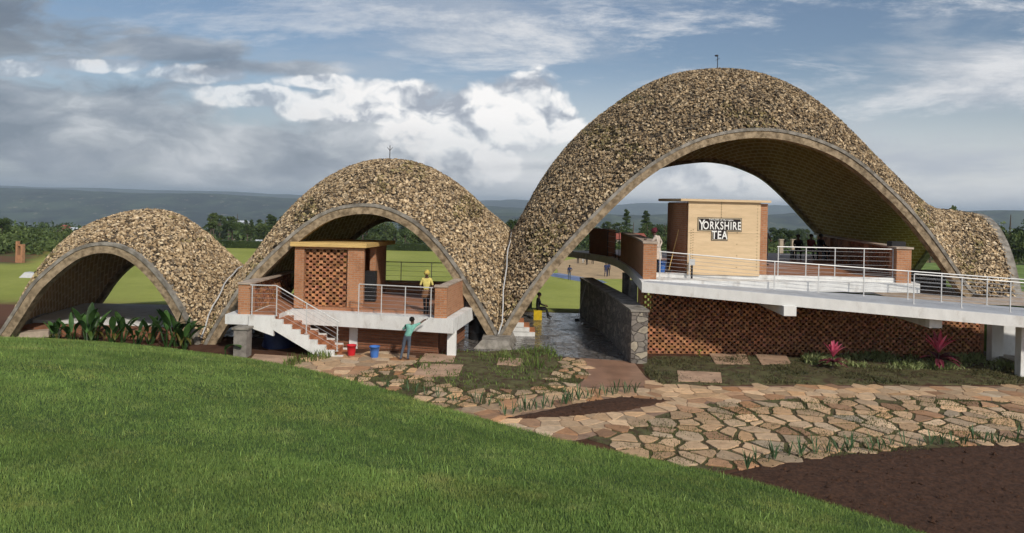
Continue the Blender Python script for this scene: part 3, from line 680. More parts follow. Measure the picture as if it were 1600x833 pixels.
FL = curve([(-6, 530), (3, 522), (27, 485), (50, 448), (77, 421), (111, 394), (134, 383.5), (161, 378.5), (188, 381.5), (215, 394), (242, 418), (269, 451), (289, 485), (306, 519), (316, 551)], 27, 27.5, NU)
ML = curve([(60, 492), (72, 455), (88, 415), (108, 387), (129, 366), (152, 353), (175, 344), (200, 336), (225, 331.5), (251, 330), (276, 336), (298, 350), (320, 368), (338, 389), (358, 410), cL], 31, 33, NU)
BL = curve([(112, 506), (130, 488), (150, 464), (172, 430), (202, 402), (230, 392), (258, 392), (290, 400), (330, 418), (380, 448), (428, 480)], 35, 38, NU)
FM = curve([(316, 551), (328, 526), (346, 496), (385, 436), (428, 393), (471, 354), (514, 327), (562, 318), (601, 321.5), (644, 341), (679, 371), (709, 408), (735, 449), (761, 492), (779, 525)], 27.5, 29, NU)
MM = curve([cL, (395, 411), (411, 393), (430, 372), (450, 346), (472, 321), (496, 299), (522, 279.5), (550, 265), (579.5, 256), (609.6, 253.5), (639.6, 255.5), (668, 263), (694, 276), (718.6, 292.5), (741, 311.5), (761, 331), (781, 347), cR], 33, 36, NU)
BM = curve([(428, 480), (455, 432), (490, 400), (527, 380), (549, 366), (565, 352), (590, 338), (612, 334), (650, 345), (690, 366), (730, 396), (780, 436), (822, 465)], 38, 44, NU)
FB = curve([(779, 525), (800, 490), (832, 441), (884, 380), (950, 311), (1003, 264), (1065, 227), (1112, 210), (1175, 200), (1237, 206), (1300, 227), (1345, 255), (1383, 290), (1418, 324), (1456, 370), (1492, 422), (1518, 462), (1587, 468, 31.3)], 29, 31, NU)
MBg = curve([cR, (820, 336), (846, 285), (878, 241), (913, 203), (953.6, 171), (997, 142), (1044, 122), (1095, 114), (1147, 114), (1197, 126.5), (1244, 152), (1286, 191), (1324, 233), (1358, 264), (1394, 294), (1426, 318), (1452, 329), (1482, 331), (1510, 337, 37.5)], 36, 37.5, NU)
BB = curve([(822, 465), (840, 415), (870, 365), (910, 315), (970, 275), (1030, 252), (1097, 243), (1122, 245), (1144, 249), (1169, 258), (1194, 270), (1216, 288), (1244, 316), (1285, 362), (1330, 405), (1400, 462)], 44, 46, NU)
vault('smallest stone clad vault, at the left behind the lawn mound', FL, ML, BL, 11, side=0)
vault('middle stone clad vault arching over the timber roofed brick box and the stairs', FM, MM, BM, 12)
# where the rib of the great arch meets the ground on the right
nb = int(np.argmin(np.abs(FB[:, 0]-W(1518, 462, 31).x)))+1
_, SB = vault('largest stone clad vault arching over the signboard terrace', FB, MBg, BB, 13, ribF=nb, side=NU-1)
# pale cables running down the two valleys
def cable(label, pts, r_=.035):
    m = MB(); m.tube(pts, r_, 6); o = m.build('cable', M_metal); tag(o, label, 'cable', 'pale cables down the vault valleys')
va = SB[:, 0]; nrm = np.array([-.0, -.25, .12])
cable('white cable running down the valley beside the largest vault', [tuple(va[k]+np.array([.10+.03*math.sin(k*.9), -.42, .26])) for k in range(NV//2+1, 0, -2)]+[tuple(va[0]+np.array([.0, -.45, .15]))], .028)
SM_ = surface(FM, MM, BM); vb = SM_[:, 1]
cable('white cable running down the valley beside the smallest vault', [tuple(vb[k]+np.array([-.05+.04*math.sin(k*.8), -.45, .24])) for k in range(NV//2+1, 0, -2)], .028)
# lightning rods on two crowns
def rod(label, p, h, cup):
    t = thing('lightning_rod', label, 'lightning rod', tuple(p), 0, 'thin rods on the vault crowns'); m = MB(); m.tube([p, p+Vector((0, 0, h))], .02, 6); m.build('rod', M_black, t)
    m = MB()
    if cup: m.ball(p+Vector((-.06, 0, h-.05)), (.1, .06, .05)); m.bar(p+Vector((-.1, 0, h*.6)), p+Vector((.1, 0, h*.75)), .02)
    else:
        for a in (-.12, .12): m.tube([p+Vector((0, 0, h*.6)), p+Vector((a, 0, h*.85))], .012, 5)
    m.build('tip', M_black, t)
rod('thin dark rod with cup tip on the crown of the largest vault', W(1121, 108, 36), .72, True)
rod('thin dark forked rod on the crown of the middle vault', W(609, 248, 33.5), .62, False)
# plinth under the meeting ribs
m = MB(); c = W(778, 545, 28.6)
m.hexa([(c.x-.95, 27.6, 0), (c.x+.55, 27.5, 0), (c.x+.75, 29.6, 0), (c.x-.75, 29.6, 0), (c.x-.62, 27.75, .34), (c.x+.40, 27.7, .34), (c.x+.6, 29.5, .34), (c.x-.6, 29.5, .34)])
tag(m.build('plinth', M_concrete), 'weathered concrete plinth under the meeting arch ribs', 'plinth')
c = W(822, 465, 44); m = MB(); m.box(c.x-1.2, c.x+.35, 43.2, 45.0, tz(c.x, 44)-.6, c.z+.35); tag(m.build('plinth', M_concrete), 'concrete plinth under the rear feet of the two larger vaults', 'plinth')
hz = bpy.data.materials.new('haze'); hz.use_nodes = True; n = NT(hz.node_tree); out = n.node('ShaderNodeOutputMaterial')
pvn = n.node('ShaderNodeVolumePrincipled'); pvn.inputs['Color'].default_value = (.70, .85, 1, 1); pvn.inputs['Density'].default_value = HAZE; pvn.inputs['Anisotropy'].default_value = .1
n.l.new(pvn.outputs[0], out.inputs['Volume'])
m = MB(); m.box(-9500, 9500, -90, 12500, -1000, 95); tag(m.build('haze', hz), kind='stuff')
# ------------------------------------------------------------------ builders for the pavilion
def wall(m, a, b_, th, z0, z1, tint=None):
    """upright slab from plan point a to b_, th thick to the right hand side of a->b_"""
    a = Vector((a[0], a[1])); b_ = Vector((b_[0], b_[1])); d = (b_-a).normalized(); r = Vector((d.y, -d.x))*th
    z1a, z1b = z1 if isinstance(z1, tuple) else (z1, z1)
    c, e = b_+r, a+r
    m.hexa([(e.x, e.y, z0), (c.x, c.y, z0), (b_.x, b_.y, z0), (a.x, a.y, z0), (e.x, e.y, z1a), (c.x, c.y, z1b), (b_.x, b_.y, z1b), (a.x, a.y, z1a)], tint)
def perforated(m, a, b_, th, z0, ztop, bl=.145, gap=.095, ch=.104, seed=0, solid=None):
    r = np.random.default_rng(seed); a = np.array(a[:2], float); b_ = np.array(b_[:2], float); L = np.linalg.norm(b_-a); d = (b_-a)/L; nn = np.array([d[1], -d[0]])
    k = 0; z = z0
    while True:
        x = -bl/2-(bl+gap)/2*(k % 2); any_ = False
        while x < L:
            x0, x1 = max(x, 0), min(x+bl, L)
            zt = ztop(x0/L) if callable(ztop) else ztop
            if x1-x0 > .02 and z+ch <= zt+.02:
                any_ = True; o = r.normal(0, .004); p0, p1 = a+d*x0+nn*o, a+d*x1+nn*o
                t = r.uniform(.65, 1.25); tint = (t, t*r.uniform(.85, 1.1), t*r.uniform(.8, 1.1))
                q0, q1 = p0+nn*th, p1+nn*th
                m.hexa([(q0[0], q0[1], z+.004), (q1[0], q1[1], z+.004), (p1[0], p1[1], z+.004), (p0[0], p0[1], z+.004), (q0[0], q0[1], z+ch), (q1[0], q1[1], z+ch), (p1[0], p1[1], z+ch), (p0[0], p0[1], z+ch)][:], tint)
            x += bl+gap
        if not any_: break
        zt = ztop(.5) if callable(ztop) else ztop
        p0, p1 = a, b_; e0, e1 = a+nn*(th-.004)+d*.0, b_+nn*(th-.004)
        if z+ch < (min(ztop(0), ztop(1)) if callable(ztop) else ztop): m.hexa([(*(e0), z-.013), (*(e1), z-.013), (*(p1+nn*.004), z-.013), (*(p0+nn*.004), z-.013), (*(e0), z+.013), (*(e1), z+.013), (*(p1+nn*.004), z+.013), (*(p0+nn*.004), z+.013)], (.9, .85, .8))
        z += ch; k += 1
def railing(label, base, h, posts, ncab=7, group='white cable railings', rz=.017, lean=0, mat_=None):
    mat_ = mat_ or M_metal
    base = [Vector(p) for p in base]; up = Vector((0, 0, h)); t = thing('railing', label, 'railing', tuple(base[0]), 0, group)
    seg = [(b2-b1).length for b1, b2 in zip(base[:-1], base[1:])]; tot = sum(seg)
    def at(f):
        s_ = f*tot
        for i, L in enumerate(seg):
            if s_ <= L+1e-6: return base[i].lerp(base[i+1], s_/L)
            s_ -= L
        return base[-1]
    m = MB(); m.tube([p+up for p in base], rz*1.25, 8); m.build('handrail', mat_, t)
    for f in posts:
        p = at(f); m = MB(); m.bar(p, p+up, rz*2.0, rz*1.5); m.bar(p, p+Vector((0, 0, .012)), .1, .1, up=(0, 1, 0)); m.build('post', mat_, t)
    m = MB()
    for k in range(ncab):
        z = Vector((0, 0, h*(k+.8)/(ncab+.6)))
        m.tube([p+z for p in base], .006, 4)
    m.build('cable', M_steel, t)
    return t

# ================================================================== middle pavilion (stairs, brick box, terrace)
T1 = thing('terrace', 'white edged brick terrace with clay stairs under the middle vault', 'terrace', (-5.5, 28, 0))
zc = 1.42
FLp, FRp = (-8.35, 27.1), (-2.05, 25.75)
m = MB(); m.prism([FLp, FRp, (-1.45, 29.2), (-1.3, 34.6), (-9.6, 34.6), (-9.9, 28.2), (-8.35, 28.2)], 1.04, zc-.02); m.build('floor_slab', M_white, T1)
m = MB(); wall(m, FRp, FLp, -.34, 1.02, zc) if False else None
def fascia(m, a, b_, th, z0, z1):
    a = Vector(a); b_ = Vector(b_); d = (b_-a).normalized(); r = Vector((-d.y, d.x))*th
    m.hexa([(a.x, a.y, z0), (b_.x, b_.y, z0), (b_.x+r.x, b_.y+r.y, z0), (a.x+r.x, a.y+r.y, z0), (a.x, a.y, z1), (b_.x, b_.y, z1), (b_.x+r.x, b_.y+r.y, z1), (a.x+r.x, a.y+r.y, z1)])
m = MB(); fascia(m, (-8.37, 27.08), (-2.04, 25.73), .3, .93, zc+.015); fascia(m, (-2.02, 25.74), (-1.43, 29.2), .3, .93, zc+.012); m.build('edge_beam', M_white, T1)
m = MB(); m.prism([(-8.3, 27.75), (-2.5, 26.75), (-1.95, 29.2), (-1.8, 34.2), (-9.4, 34.2), (-9.5, 28.4)], zc-.02, zc+.09); m.build('floor', M_tile, T1)
for k in range(3):
    m = MB(); z = zc+.09+.11*k; m.box(-6.8+0*k, -2.0, 32.6+.5*k, 34.4, z, z+.11); m.build('step', M_brick, T1)
# brick wall below, with projecting courses
m = MB(); wall(m, (-2.7, 26.72), (-8.2, 27.9), .25, 0, .94) if False else None
def below(a, b_, z1=.93):
    m = MB(); fascia(m, a, b_, .25, -.05, z1)
    k = 0; z = .06
    a_ = Vector(a); b2 = Vector(b_); d = (b2-a_).normalized(); o = Vector((d.y, -d.x))*.035
    while z < z1-.08:
        fascia(m, a_+o, b2+o, .1, z, z+.075); z += .135
    m.build('wall', M_brickdk, T1)
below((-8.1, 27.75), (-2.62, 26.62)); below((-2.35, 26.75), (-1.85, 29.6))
for px, d in ((552, 27.25), (705.5, 26.1)):
    p = W(px, 540, d); m = MB(); m.box(p.x-.16, p.x+.16, d-.02, d+.33, 0, .94); m.build('column', M_white, T1)
# landing and stairs
m = MB(); m.prism([(-10.25, 25.85), (-8.45, 25.7), (-8.3, 28.2), (-10.2, 28.6)], 1.07, zc-.003); m.build('landing', M_white, T1)
m = MB(); m.prism([(-9.4, 26.0), (-8.45, 25.95), (-8.35, 27.9), (-9.35, 28.0)], zc-.02, zc+.03); m.build('landing_floor', M_tile, T1)
NS = 8; sx0, sx1 = -8.45, -5.95; run = (sx1-sx0)/NS; rise = zc/NS
m = MB()
for k in range(NS):      # clay treads
    t = rng.uniform(.85, 1.15); xa = sx0+run*k; z = zc-rise*(k+1)
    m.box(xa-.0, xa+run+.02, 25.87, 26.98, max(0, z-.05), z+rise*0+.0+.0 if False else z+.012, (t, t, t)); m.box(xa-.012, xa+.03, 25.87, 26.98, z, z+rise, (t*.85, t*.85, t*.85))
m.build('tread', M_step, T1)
for yy in (25.70, 26.99):   # white zigzag stringers
    m = MB()
    for k in range(NS):
        xa = sx0+run*k; z = zc-rise*(k+1)+.05; zb0 = max(0, z-rise*.9-.22); zb1 = max(0, z-rise*1.9-.22)
        m.hexa([(xa, yy, zb0), (xa+run, yy, zb1), (xa+run, yy+.16, zb1), (xa, yy+.16, zb0), (xa, yy, z), (xa+run, yy, z), (xa+run, yy+.16, z), (xa, yy+.16, z)])
    if yy < 26: m.hexa([(sx0-.9, yy+.001, 1.0), (sx0, yy+.001, .70), (sx0, yy+.16, .70), (sx0-.9, yy+.16, 1.0), (sx0-.9, yy+.001, zc), (sx0, yy+.001, zc), (sx0, yy+.16, zc), (sx0-.9, yy+.16, zc)])
    m.build('stringer', M_white, T1)
# landing parapet: pillar and perforated wall with pale coping
m = MB(); m.box(-9.85, -9.4, 26.0, 26.45, zc-.005, 2.5); m.build('pillar', M_brick, T1)
m = MB(); perforated(m, (-9.42, 30.8), (-9.55, 26.46), .12, zc, 2.48, seed=3); m.build('perforated_wall', M_brickt, T1)
m = MB(); m.bar((-9.62, 25.95, 2.53), (-9.45, 30.9, 2.53), .5, .06); m.build('coping', M_conc2, T1)
m = MB(); m.box(-9.68, -9.22, 25.2, 25.7, 0, 1.0); m.build('pillar', M_stone, T1)
m = MB(); m.box(-9.74, -9.16, 25.15, 25.76, 1.0, 1.06); m.build('coping', M_concrete, T1)
# right hand parapet
m = MB(); m.box(-2.72, -2.28, 25.98, 26.4, zc+.01, 2.55); wall(m, (-2.28, 26.4), (-1.85, 29.0), -.3, zc+.01, 2.55); m.build('parapet', M_brick, T1)
m = MB(); m.box(-2.76, -2.25, 25.94, 26.42, 2.55, 2.60); wall(m, (-2.25, 26.42), (-1.82, 29.0), -.34, 2.55, 2.602); m.build('coping', M_conc2, T1)
# terrace furniture: railings
def on(m): pass
railing('white cable railing between the brick box and the low brick pier', [(-5.62, 26.68, zc), (-2.78, 26.05, zc)], 1.1, (0, .31, .63, .97))
railing('white railing following the clay stairs down from the landing', [(-9.35, 25.82, zc), (-8.42, 25.82, zc), (-6.12, 25.82, .15)], 1.08, (.02, .27, .62, .98), 6)
railing('grey railing at the rear of the middle terrace against the green field', [(-6.6, 35.2, 1.3), (-2.2, 35.2, 1.3)], 1.35, (0, .28, .62, .95), 5, mat_=M_steel)
m = MB(); m.box(-7.2, -1.6, 34.62, 34.9, .9, 1.75); tag(m.build('low_wall', M_brickdk), 'low dark brick wall along the rear edge of the middle terrace', 'wall')

# brick box with perforated screen and pine roof
B1 = thing('brick_kiosk', 'square brick kiosk with perforated screen and yellow pine roof', 'kiosk', (-7, 29, zc))
z0, z1 = zc+.02, 3.82
x0, x1, yf = -8.32, -5.66, 27.62
m = MB(); m.box(x0, x0+.36, yf, yf+.25, z0, z1); m.box(x1-.62, x1, yf, yf+.25, z0, z1)
m.box(x0+.36, x1-.62, yf, yf+.25, 3.72, z1); m.box(x0, x0+.25, yf+.25, 32.6, z0, z1-.16); m.box(x0+.25, x1, 32.35, 32.6, z0, z1-.16); m.box(x1-.25, x1, 30.1, 32.35, z0, z1-.15); m.build('wall', M_brick, B1)
m = MB(); perforated(m, (x1-.62, yf+.13), (x0+.36, yf+.13), .12, z0, 3.72, .15, .115, .108, seed=9); m.build('perforated_screen', M_brickt, B1)
m = MB(); m.box(x1-.82, x1-.68, yf+.3, yf+.32, 2.9, 3.65); m.build('notice_board', mat('yellow_board', (.75, .62, .12), .6), B1)
m = MB(); m.hexa([(x0-.14, yf-.16, z1), (x1+.12, yf-.16, z1), (x1+.35, 32.9, z1-.16), (x0-.14, 32.9, z1-.16), (x0-.14, yf-.16, z1+.17), (x1+.12, yf-.16, z1+.17), (x1+.35, 32.9, z1+.01), (x0-.14, 32.9, z1+.01)]); rf = m.build('roof', M_pine, B1)
m = MB(); m.box(x1-.05, x1-.02+.35, 29.5, 29.75, z0, 3.0)
m = MB(); m.box(-5.95, -5.5, 29.2, 29.6, z0+.08, 2.75); m.box(-5.9, -5.6, 29.15, 29.2, 2.0, 2.6); tag(m.build('loudspeaker', M_black), 'tall black loudspeaker standing in the doorway of the kiosk with the pine roof', 'loudspeaker')

# drums and tarp under the terraces
def drum(label, x, y, r_, h, col, nm='drum', grp=None):
    m = MB(); m.lathe((x, y, 0), [(0, 0), (r_*.95, 0), (r_, .04), (r_, h*.3), (r_*1.04, h*.32), (r_, h*.36), (r_, h*.64), (r_*1.04, h*.67), (r_, h*.7), (r_, h-.03), (r_*.9, h), (0, h)], 20)
    tag(m.build(nm, col, smooth=True), label, 'drum', grp)
drum('black water drum left of the meeting ribs, nearer to the white column', -1.35, 29.6, .33, .95, M_black)
drum('black water drum right behind the meeting ribs', -.75, 30.9, .36, 1.05, M_black)
M_tarp = mat('blue_tarp', (.018, .03, .10), .5, .3, 3, .6, 8)
m = MB(); V = []; seg = 18
for i, (z, r_) in enumerate(((0, .62), (.1, .60), (.4, .55), (.72, .48), (.92, .36), (1.0, .15), (1.02, .01))):
    for k in range(seg):
        a = 2*math.pi*k/seg; rr = r_*(1+.13*math.sin(3*a+z*3)+.06*math.sin(7*a+1)); V.append((-9.0+.2+rr*math.cos(a), 27.3+rr*.8*math.sin(a), z))
m.quads(V, [(i*seg+k, i*seg+(k+1) % seg, (i+1)*seg+(k+1) % seg, (i+1)*seg+k) for i in range(6) for k in range(seg)])
tag(m.build('tarp_bundle', M_tarp, smooth=True), 'dark blue tarpaulin bundle stored under the stair landing', 'tarpaulin')

# small white and brick stair behind the meeting ribs
S2 = thing('small_stair', 'short white stair with brick treads seen behind the meeting ribs', 'stairs', (.5, 31, 0))
m = MB(); 
for k in range(4): m.box(.15+.28*k*0, 1.1-.0-.24*k, 30.4+.0, 31.6, .2*k+.02, .2*(k+1))
m.build('stringer', M_white, S2); m = MB()
for k in range(4): m.box(.16, 1.11-.24*k, 30.5, 31.55, .2*(k+1)+.002, .2*(k+1)+.03)
m.build('tread', M_step, S2)

# ================================================================== right hand terrace
T2 = thing('terrace', 'large raised terrace with curved white balcony under the largest vault', 'terrace', (9, 30, 0))
bal = [(4.83, 26.4), (4.98, 28.3), (5.15, 30.3), (5.35, 33), (5.42, 36.1), (5.2, 38.2), (4.85, 39.8), (3.97, 41.7), (3.4, 42.6)]
bal = [tuple(p) for p in smooth_poly(np.array(bal), 2)]
m = MB(); m.prism([(4.83, 26.4), (5.2, 26.95), (9.2, 27.2), (15.85, 27.72), (17.2, 35), (18.6, 43.2), (3.4, 43.2)]+bal[::-1][:-1], 2.55, 2.9); m.build('floor_slab', M_white, T2)
m = MB(); m.prism([(5.75, 28.25), (15.6, 28.45), (17.0, 35), (18.2, 42.6), (4.9, 42.6), (5.55, 39), (5.9, 36), (5.85, 31)], 2.9, 3.05); m.build('floor', M_tile, T2)
m = MB(); m.box(5.6, 15.1, 28.05, 28.24, 2.9, 3.07); m.build('kerb', M_white, T2)
# ramp
def rz_(x): return 2.87-(x-4.83)*(.45/9.1)
rf = [(4.83, 26.3), (9.0, 25.42), (13.93, 24.5), (22, 23.2)]; rb = [(22, 26.6), (13.93, 27.6), (9.0, 27.45), (5.1, 27.25)]
ramp = rf+rb
m = MB(); m.prism(ramp, [rz_(p[0])-.37 for p in ramp], [rz_(p[0]) for p in ramp]); rp = m.build('ramp', M_white, T2)
ins_ = [(4.9, 26.42), (9.02, 25.55), (13.95, 24.63), (22, 23.33), (22, 26.55), (13.93, 27.55), (9.0, 27.4), (5.15, 27.22)]
m = MB(); m.prism(ins_, [rz_(p[0])+.001 for p in ins_], [rz_(p[0])+.016 for p in ins_]); m.build('deck', M_deck, rp)
for px, d in ((1235, 25.15), (1463, 24.75)):
    x = W(px, 470, d).x; z = rz_(x)-.36; m = MB(); m.hexa([(x-.22, d, z-.34), (x+.22, d, z-.34), (x+.22, 27.9, z-.3), (x-.22, 27.9, z-.3), (x-.22, d, z), (x+.22, d, z), (x+.22, 27.9, z), (x-.22, 27.9, z)]); m.build('bracket', M_white, T2)
x = W(1550, 540, 27.4).x; m = MB(); m.box(x-.14, x+.3, 27.2, 27.5, 0, rz_(x)-.36); m.build('column', M_white, T2)
x = W(1598, 540, 25.0).x; m = MB(); m.box(x-.16, x+.3, 24.85, 25.15, 0, rz_(x)-.36); m.build('column', M_white, T2)
m = MB(); m.box(18.9, 22, 28.15, 28.35, .0, 1.7); m.build('wall', M_white, T2)
m = MB(); m.hexa([(18.6, 24.6, 0), (22, 24.2, 0), (22, 24.5, 0), (18.6, 28.1, 0), (18.6, 24.6, .28), (22, 24.2, .28), (22, 24.5, .28), (18.6, 28.1, .28)]); m.build('plinth', M_concrete, T2)
# perforated brick wall below the ramp
wa, wb = (5.02, 27.55), (18.72, 28.32)
ztop = lambda f: min(2.53, rz_(wa[0]+(wb[0]-wa[0])*f)-.36)
m = MB(); perforated(m, wb, wa, .12, 0, lambda f: ztop(1-f), .135, .1, .106, seed=21); m.build('perforated_wall', M_brickt, T2)
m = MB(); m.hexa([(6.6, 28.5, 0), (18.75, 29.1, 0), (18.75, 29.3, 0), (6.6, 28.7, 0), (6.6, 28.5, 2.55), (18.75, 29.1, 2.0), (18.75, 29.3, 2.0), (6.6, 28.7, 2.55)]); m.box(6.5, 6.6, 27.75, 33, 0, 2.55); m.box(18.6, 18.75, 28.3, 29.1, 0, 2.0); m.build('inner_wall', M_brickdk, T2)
m = MB(); m.box(4.98, 5.12, 27.5, 27.9, 0, 2.54); m.build('pier', M_brickdk, T2)
# grey fins below the balcony
for i, (px, d) in enumerate(((979.5, 33), (991, 29.6))):
    x = W(px, 440, d).x; m = MB(); m.box(x-.14, x+.14, d, d+.5, 0, 2.55); m.build('fin', M_concrete, T2)
# curved brick parapet, gap with steel rails, dark brick panel
def curved(m, pts, th, z0, z1):
    P = smooth_poly(np.array(pts), 2); d = np.gradient(P, axis=0); d /= np.linalg.norm(d, axis=1, keepdims=True); N2 = np.stack([d[:, 1], -d[:, 0]], 1); Qp = P+N2*th; L = np.concatenate([[0], np.cumsum(np.linalg.norm(np.diff(P, axis=0), axis=1))])
    n_ = len(P); V = [(p[0], p[1], z) for z in (z0, z1) for p in P]+[(p[0], p[1], z) for z in (z0, z1) for p in Qp]
    Q, U = [], []
    for i in range(n_-1):
        Q += [(i+1, i, n_+i, n_+i+1), (2*n_+i, 2*n_+i+1, 3*n_+i+1, 3*n_+i), (n_+i+1, n_+i, 3*n_+i, 3*n_+i+1)]
        U += [[(L[i+1], z0), (L[i], z0), (L[i], z1), (L[i+1], z1)], [(L[i], z0), (L[i+1], z0), (L[i+1], z1), (L[i], z1)], [(L[i+1], 0), (L[i], 0), (L[i], th), (L[i+1], th)]]
    Q += [(0, 2*n_, 3*n_, n_), (n_-1+2*n_, n_-1, 2*n_-1, 4*n_-1)]; U += [[(0, z0), (th, z0), (th, z1), (0, z1)]]*2
    m.quads(V, Q, None, U)
par = [(5.02, 27.15), (5.2, 28.6), (5.38, 31), (5.5, 34), (5.55, 36.3)]
m = MB(); curved(m, par, .5, 2.9, 4.25); m.build('parapet', M_brick, T2)
m = MB(); curved(m, [(p[0]-.03, p[1]-.03) for p in par], .56, 4.251, 4.32); m.build('coping', M_conc2, T2)
m = MB(); curved(m, [(5.3, 39), (4.95, 40), (4.5, 41.3)], .4, 2.9, 4.35); m.build('parapet', M_brickdk, T2)
railing('dark steel railing filling the gap in the curved brick parapet', [(5.5, 36.5, 2.9), (5.5, 37.8, 2.9), (5.25, 39, 2.9)], 1.35, (0, .5, 1), 4, mat_=M_black, group=None)
# right hand perforated parapet with pillars
pa, pb = (15.35, 28.5), (18.15, 42.5)
m = MB(); perforated(m, pb, pa, -.12, 3.05, 4.2, seed=5); m.build('perforated_wall', M_brickt, T2)
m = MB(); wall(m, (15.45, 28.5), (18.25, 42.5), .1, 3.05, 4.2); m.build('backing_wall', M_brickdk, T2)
m = MB(); m.box(15.05, 15.62, 27.95, 28.5, 2.9, 4.22); m.build('pillar', M_brick, T2)
for f in (.25, .5, .75):
    x, y = pa[0]+(pb[0]-pa[0])*f, pa[1]+(pb[1]-pa[1])*f; m = MB(); m.box(x-.2, x+.3, y-.2, y+.2, 3.05, 4.2); m.build('pillar', M_brick, T2)
m = MB(); m.bar((15.4, 28.3, 4.24), (18.2, 42.6, 4.24), .5, .07); m.box(15.0, 15.68, 27.9, 28.55, 4.22, 4.29); m.build('coping', M_conc2, T2)
m = MB(); m.box(15.2, 15.75, 28.6, 29.0, 4.28, 4.48); tag(m.build('loudspeaker', M_black), 'small black loudspeaker lying on the pillar end of the perforated parapet', 'loudspeaker')
# railings of terrace and ramp
def rp_(px, d): p = W(px, 440, d); return (p.x, d, rz_(p.x)+.016)
railing('upper white railing on the kerb of the great terrace, ending at the brick pillar', [(10.45, 28.14, 3.07), (15.0, 28.14, 3.07)], 1.12, (.01, .25, .5, .75, 1), 6)
rr = [(5.6, 27.12, 2.9)]+[(x, 27.05-(x-5.6)*.012, rz_(x)+.016) for x in (9.0, 13.93, 22)]
xs_ = [5.65, 6.75, 9.95, 11.6, 13.3, 14.95, 16.2, 17.9, 19.5]
railing('long white railing along the rear side of the sloping ramp', rr, 1.06, [(x-5.6)/(22-5.6) for x in xs_], 7)
fr = [(x, 25.45-(x-13.9)*.16, rz_(x)+.016) for x in (14.3, 22)]
railing('white railing on the front side of the lower ramp end', fr, 1.06, (0, .2, .4, .62, .85), 7)

# plywood fronted brick kiosk with the tea sign
K2 = thing('brick_kiosk', 'brick kiosk faced with a plywood board carrying a black tea sign', 'kiosk', (8.5, 29, 3.05))
xa, xb, ya, yb, za, zb = 6.92, 10.02, 28.02, 31.6, 3.052, 5.86
m = MB(); m.box(xa+.03, xb, ya+.04, ya+.29, za, zb); m.box(xa, xa+.25, ya+.29, yb, za, zb); m.box(xb-.25, xb-.001, ya+.29, yb-1.4, za, zb)
curved(m, [(xa-.02, ya+.3), (xa-.16, ya+1.2), (xa-.18, ya+2.2), (xa-.05, yb)], .1, za, zb-.02); m.build('wall', M_brick, K2)
m = MB(); m.box(xa-.02, xb-.3, ya-.02, ya+.02, za-.02, zb+.05); ply = m.build('plywood_board', M_ply, K2)
m = MB(); m.box(xa-.02, xb-.3, ya-.024, ya-.021, za+1.62, za+1.628); 
for gx_ in (1.25,): m.box(xa+gx_, xa+gx_+.008, ya-.024, ya-.021, za+1.63, zb+.05)
sx = [xa+.08]; pts = []
for k in range(17): z = za+.1+k*.1; pts += [(xa+.10, z), (xa+.18, z+.03)]
for k in range(22): z = za+.2+k*.12; pts += [(xb-.42, z)]
for k in range(12): z = za+1.75+k*.1; pts += [(xa+1.27, z)]
for k in range(4): pts += [(xa+1.9, za+.3+.45*k)]
for x, z in pts: m.box(x-.014, x+.014, ya-.026, ya-.0205, z-.014, z+.014)
m.build('screw_line', mat('screw_dark', (.12, .07, .03), .7), ply)
m = MB(); m.hexa([(xa-.35, ya-.14, zb+.04), (xb+.06, ya-.14, zb+.04), (xb+.1, yb+.1, zb+.04), (xa-.45, yb+.1, zb+.04), (xa-.35, ya-.14, zb+.13), (xb+.06, ya-.14, zb+.13), (xb+.1, yb+.1, zb+.15), (xa-.45, yb+.1, zb+.15)]); m.build('roof', M_ply, K2)
# sign
SG = thing('sign', 'black tea sign with white lettering and cream border on the plywood board', 'sign', (8.07, 28, 4.8))
c_ = W(1124.5, 351, 27.99); sxc, szc = c_.x, c_.z
M_sb = mat('sign_black', (.016, .010, .010), .5, .1, 3); M_sc = mat('sign_cream', (.62, .52, .36), .5, .1, 4); M_sw = mat('sign_white', (.85, .84, .80), .5, .02, 4)
def tee(m, g, y0, y1):
    w1, h1, w2, h2 = .86-g, .27, .32-g, .36
    P = [(-w1, -h1+g), (-w2, -h1+g), (-w2, -h1-h2+g), (w2, -h1-h2+g), (w2, -h1+g), (w1, -h1+g), (w1, h1-g), (-w1, h1-g)]
    n_ = len(P); k = m.addv([(sxc+x, y0, szc+z) for x, z in P]+[(sxc+x, y1, szc+z) for x, z in P])
    m.ng.append((list(range(k, k+n_)), (1, 1, 1))); m.ng.append((list(range(k+2*n_-1, k+n_-1, -1)), (1, 1, 1)))
    for i in range(n_): j = (i+1) % n_; m.q.append(np.array([[k+j, k+i, k+n_+i, k+n_+j]])); m.qt.append(np.ones((1, 3))); m.quv.append(np.zeros((1, 4, 2)))
yb_ = ya-.024
for g, y, mm, nm in ((0, yb_-.012, M_sb, 'board'), (.022, yb_-.016, M_sc, 'border'), (.045, yb_-.02, M_sb, 'face')):
    m = MB(); tee(m, g, y, y+.010 if nm != 'board' else yb_-.001); m.build(nm, mm, SG)
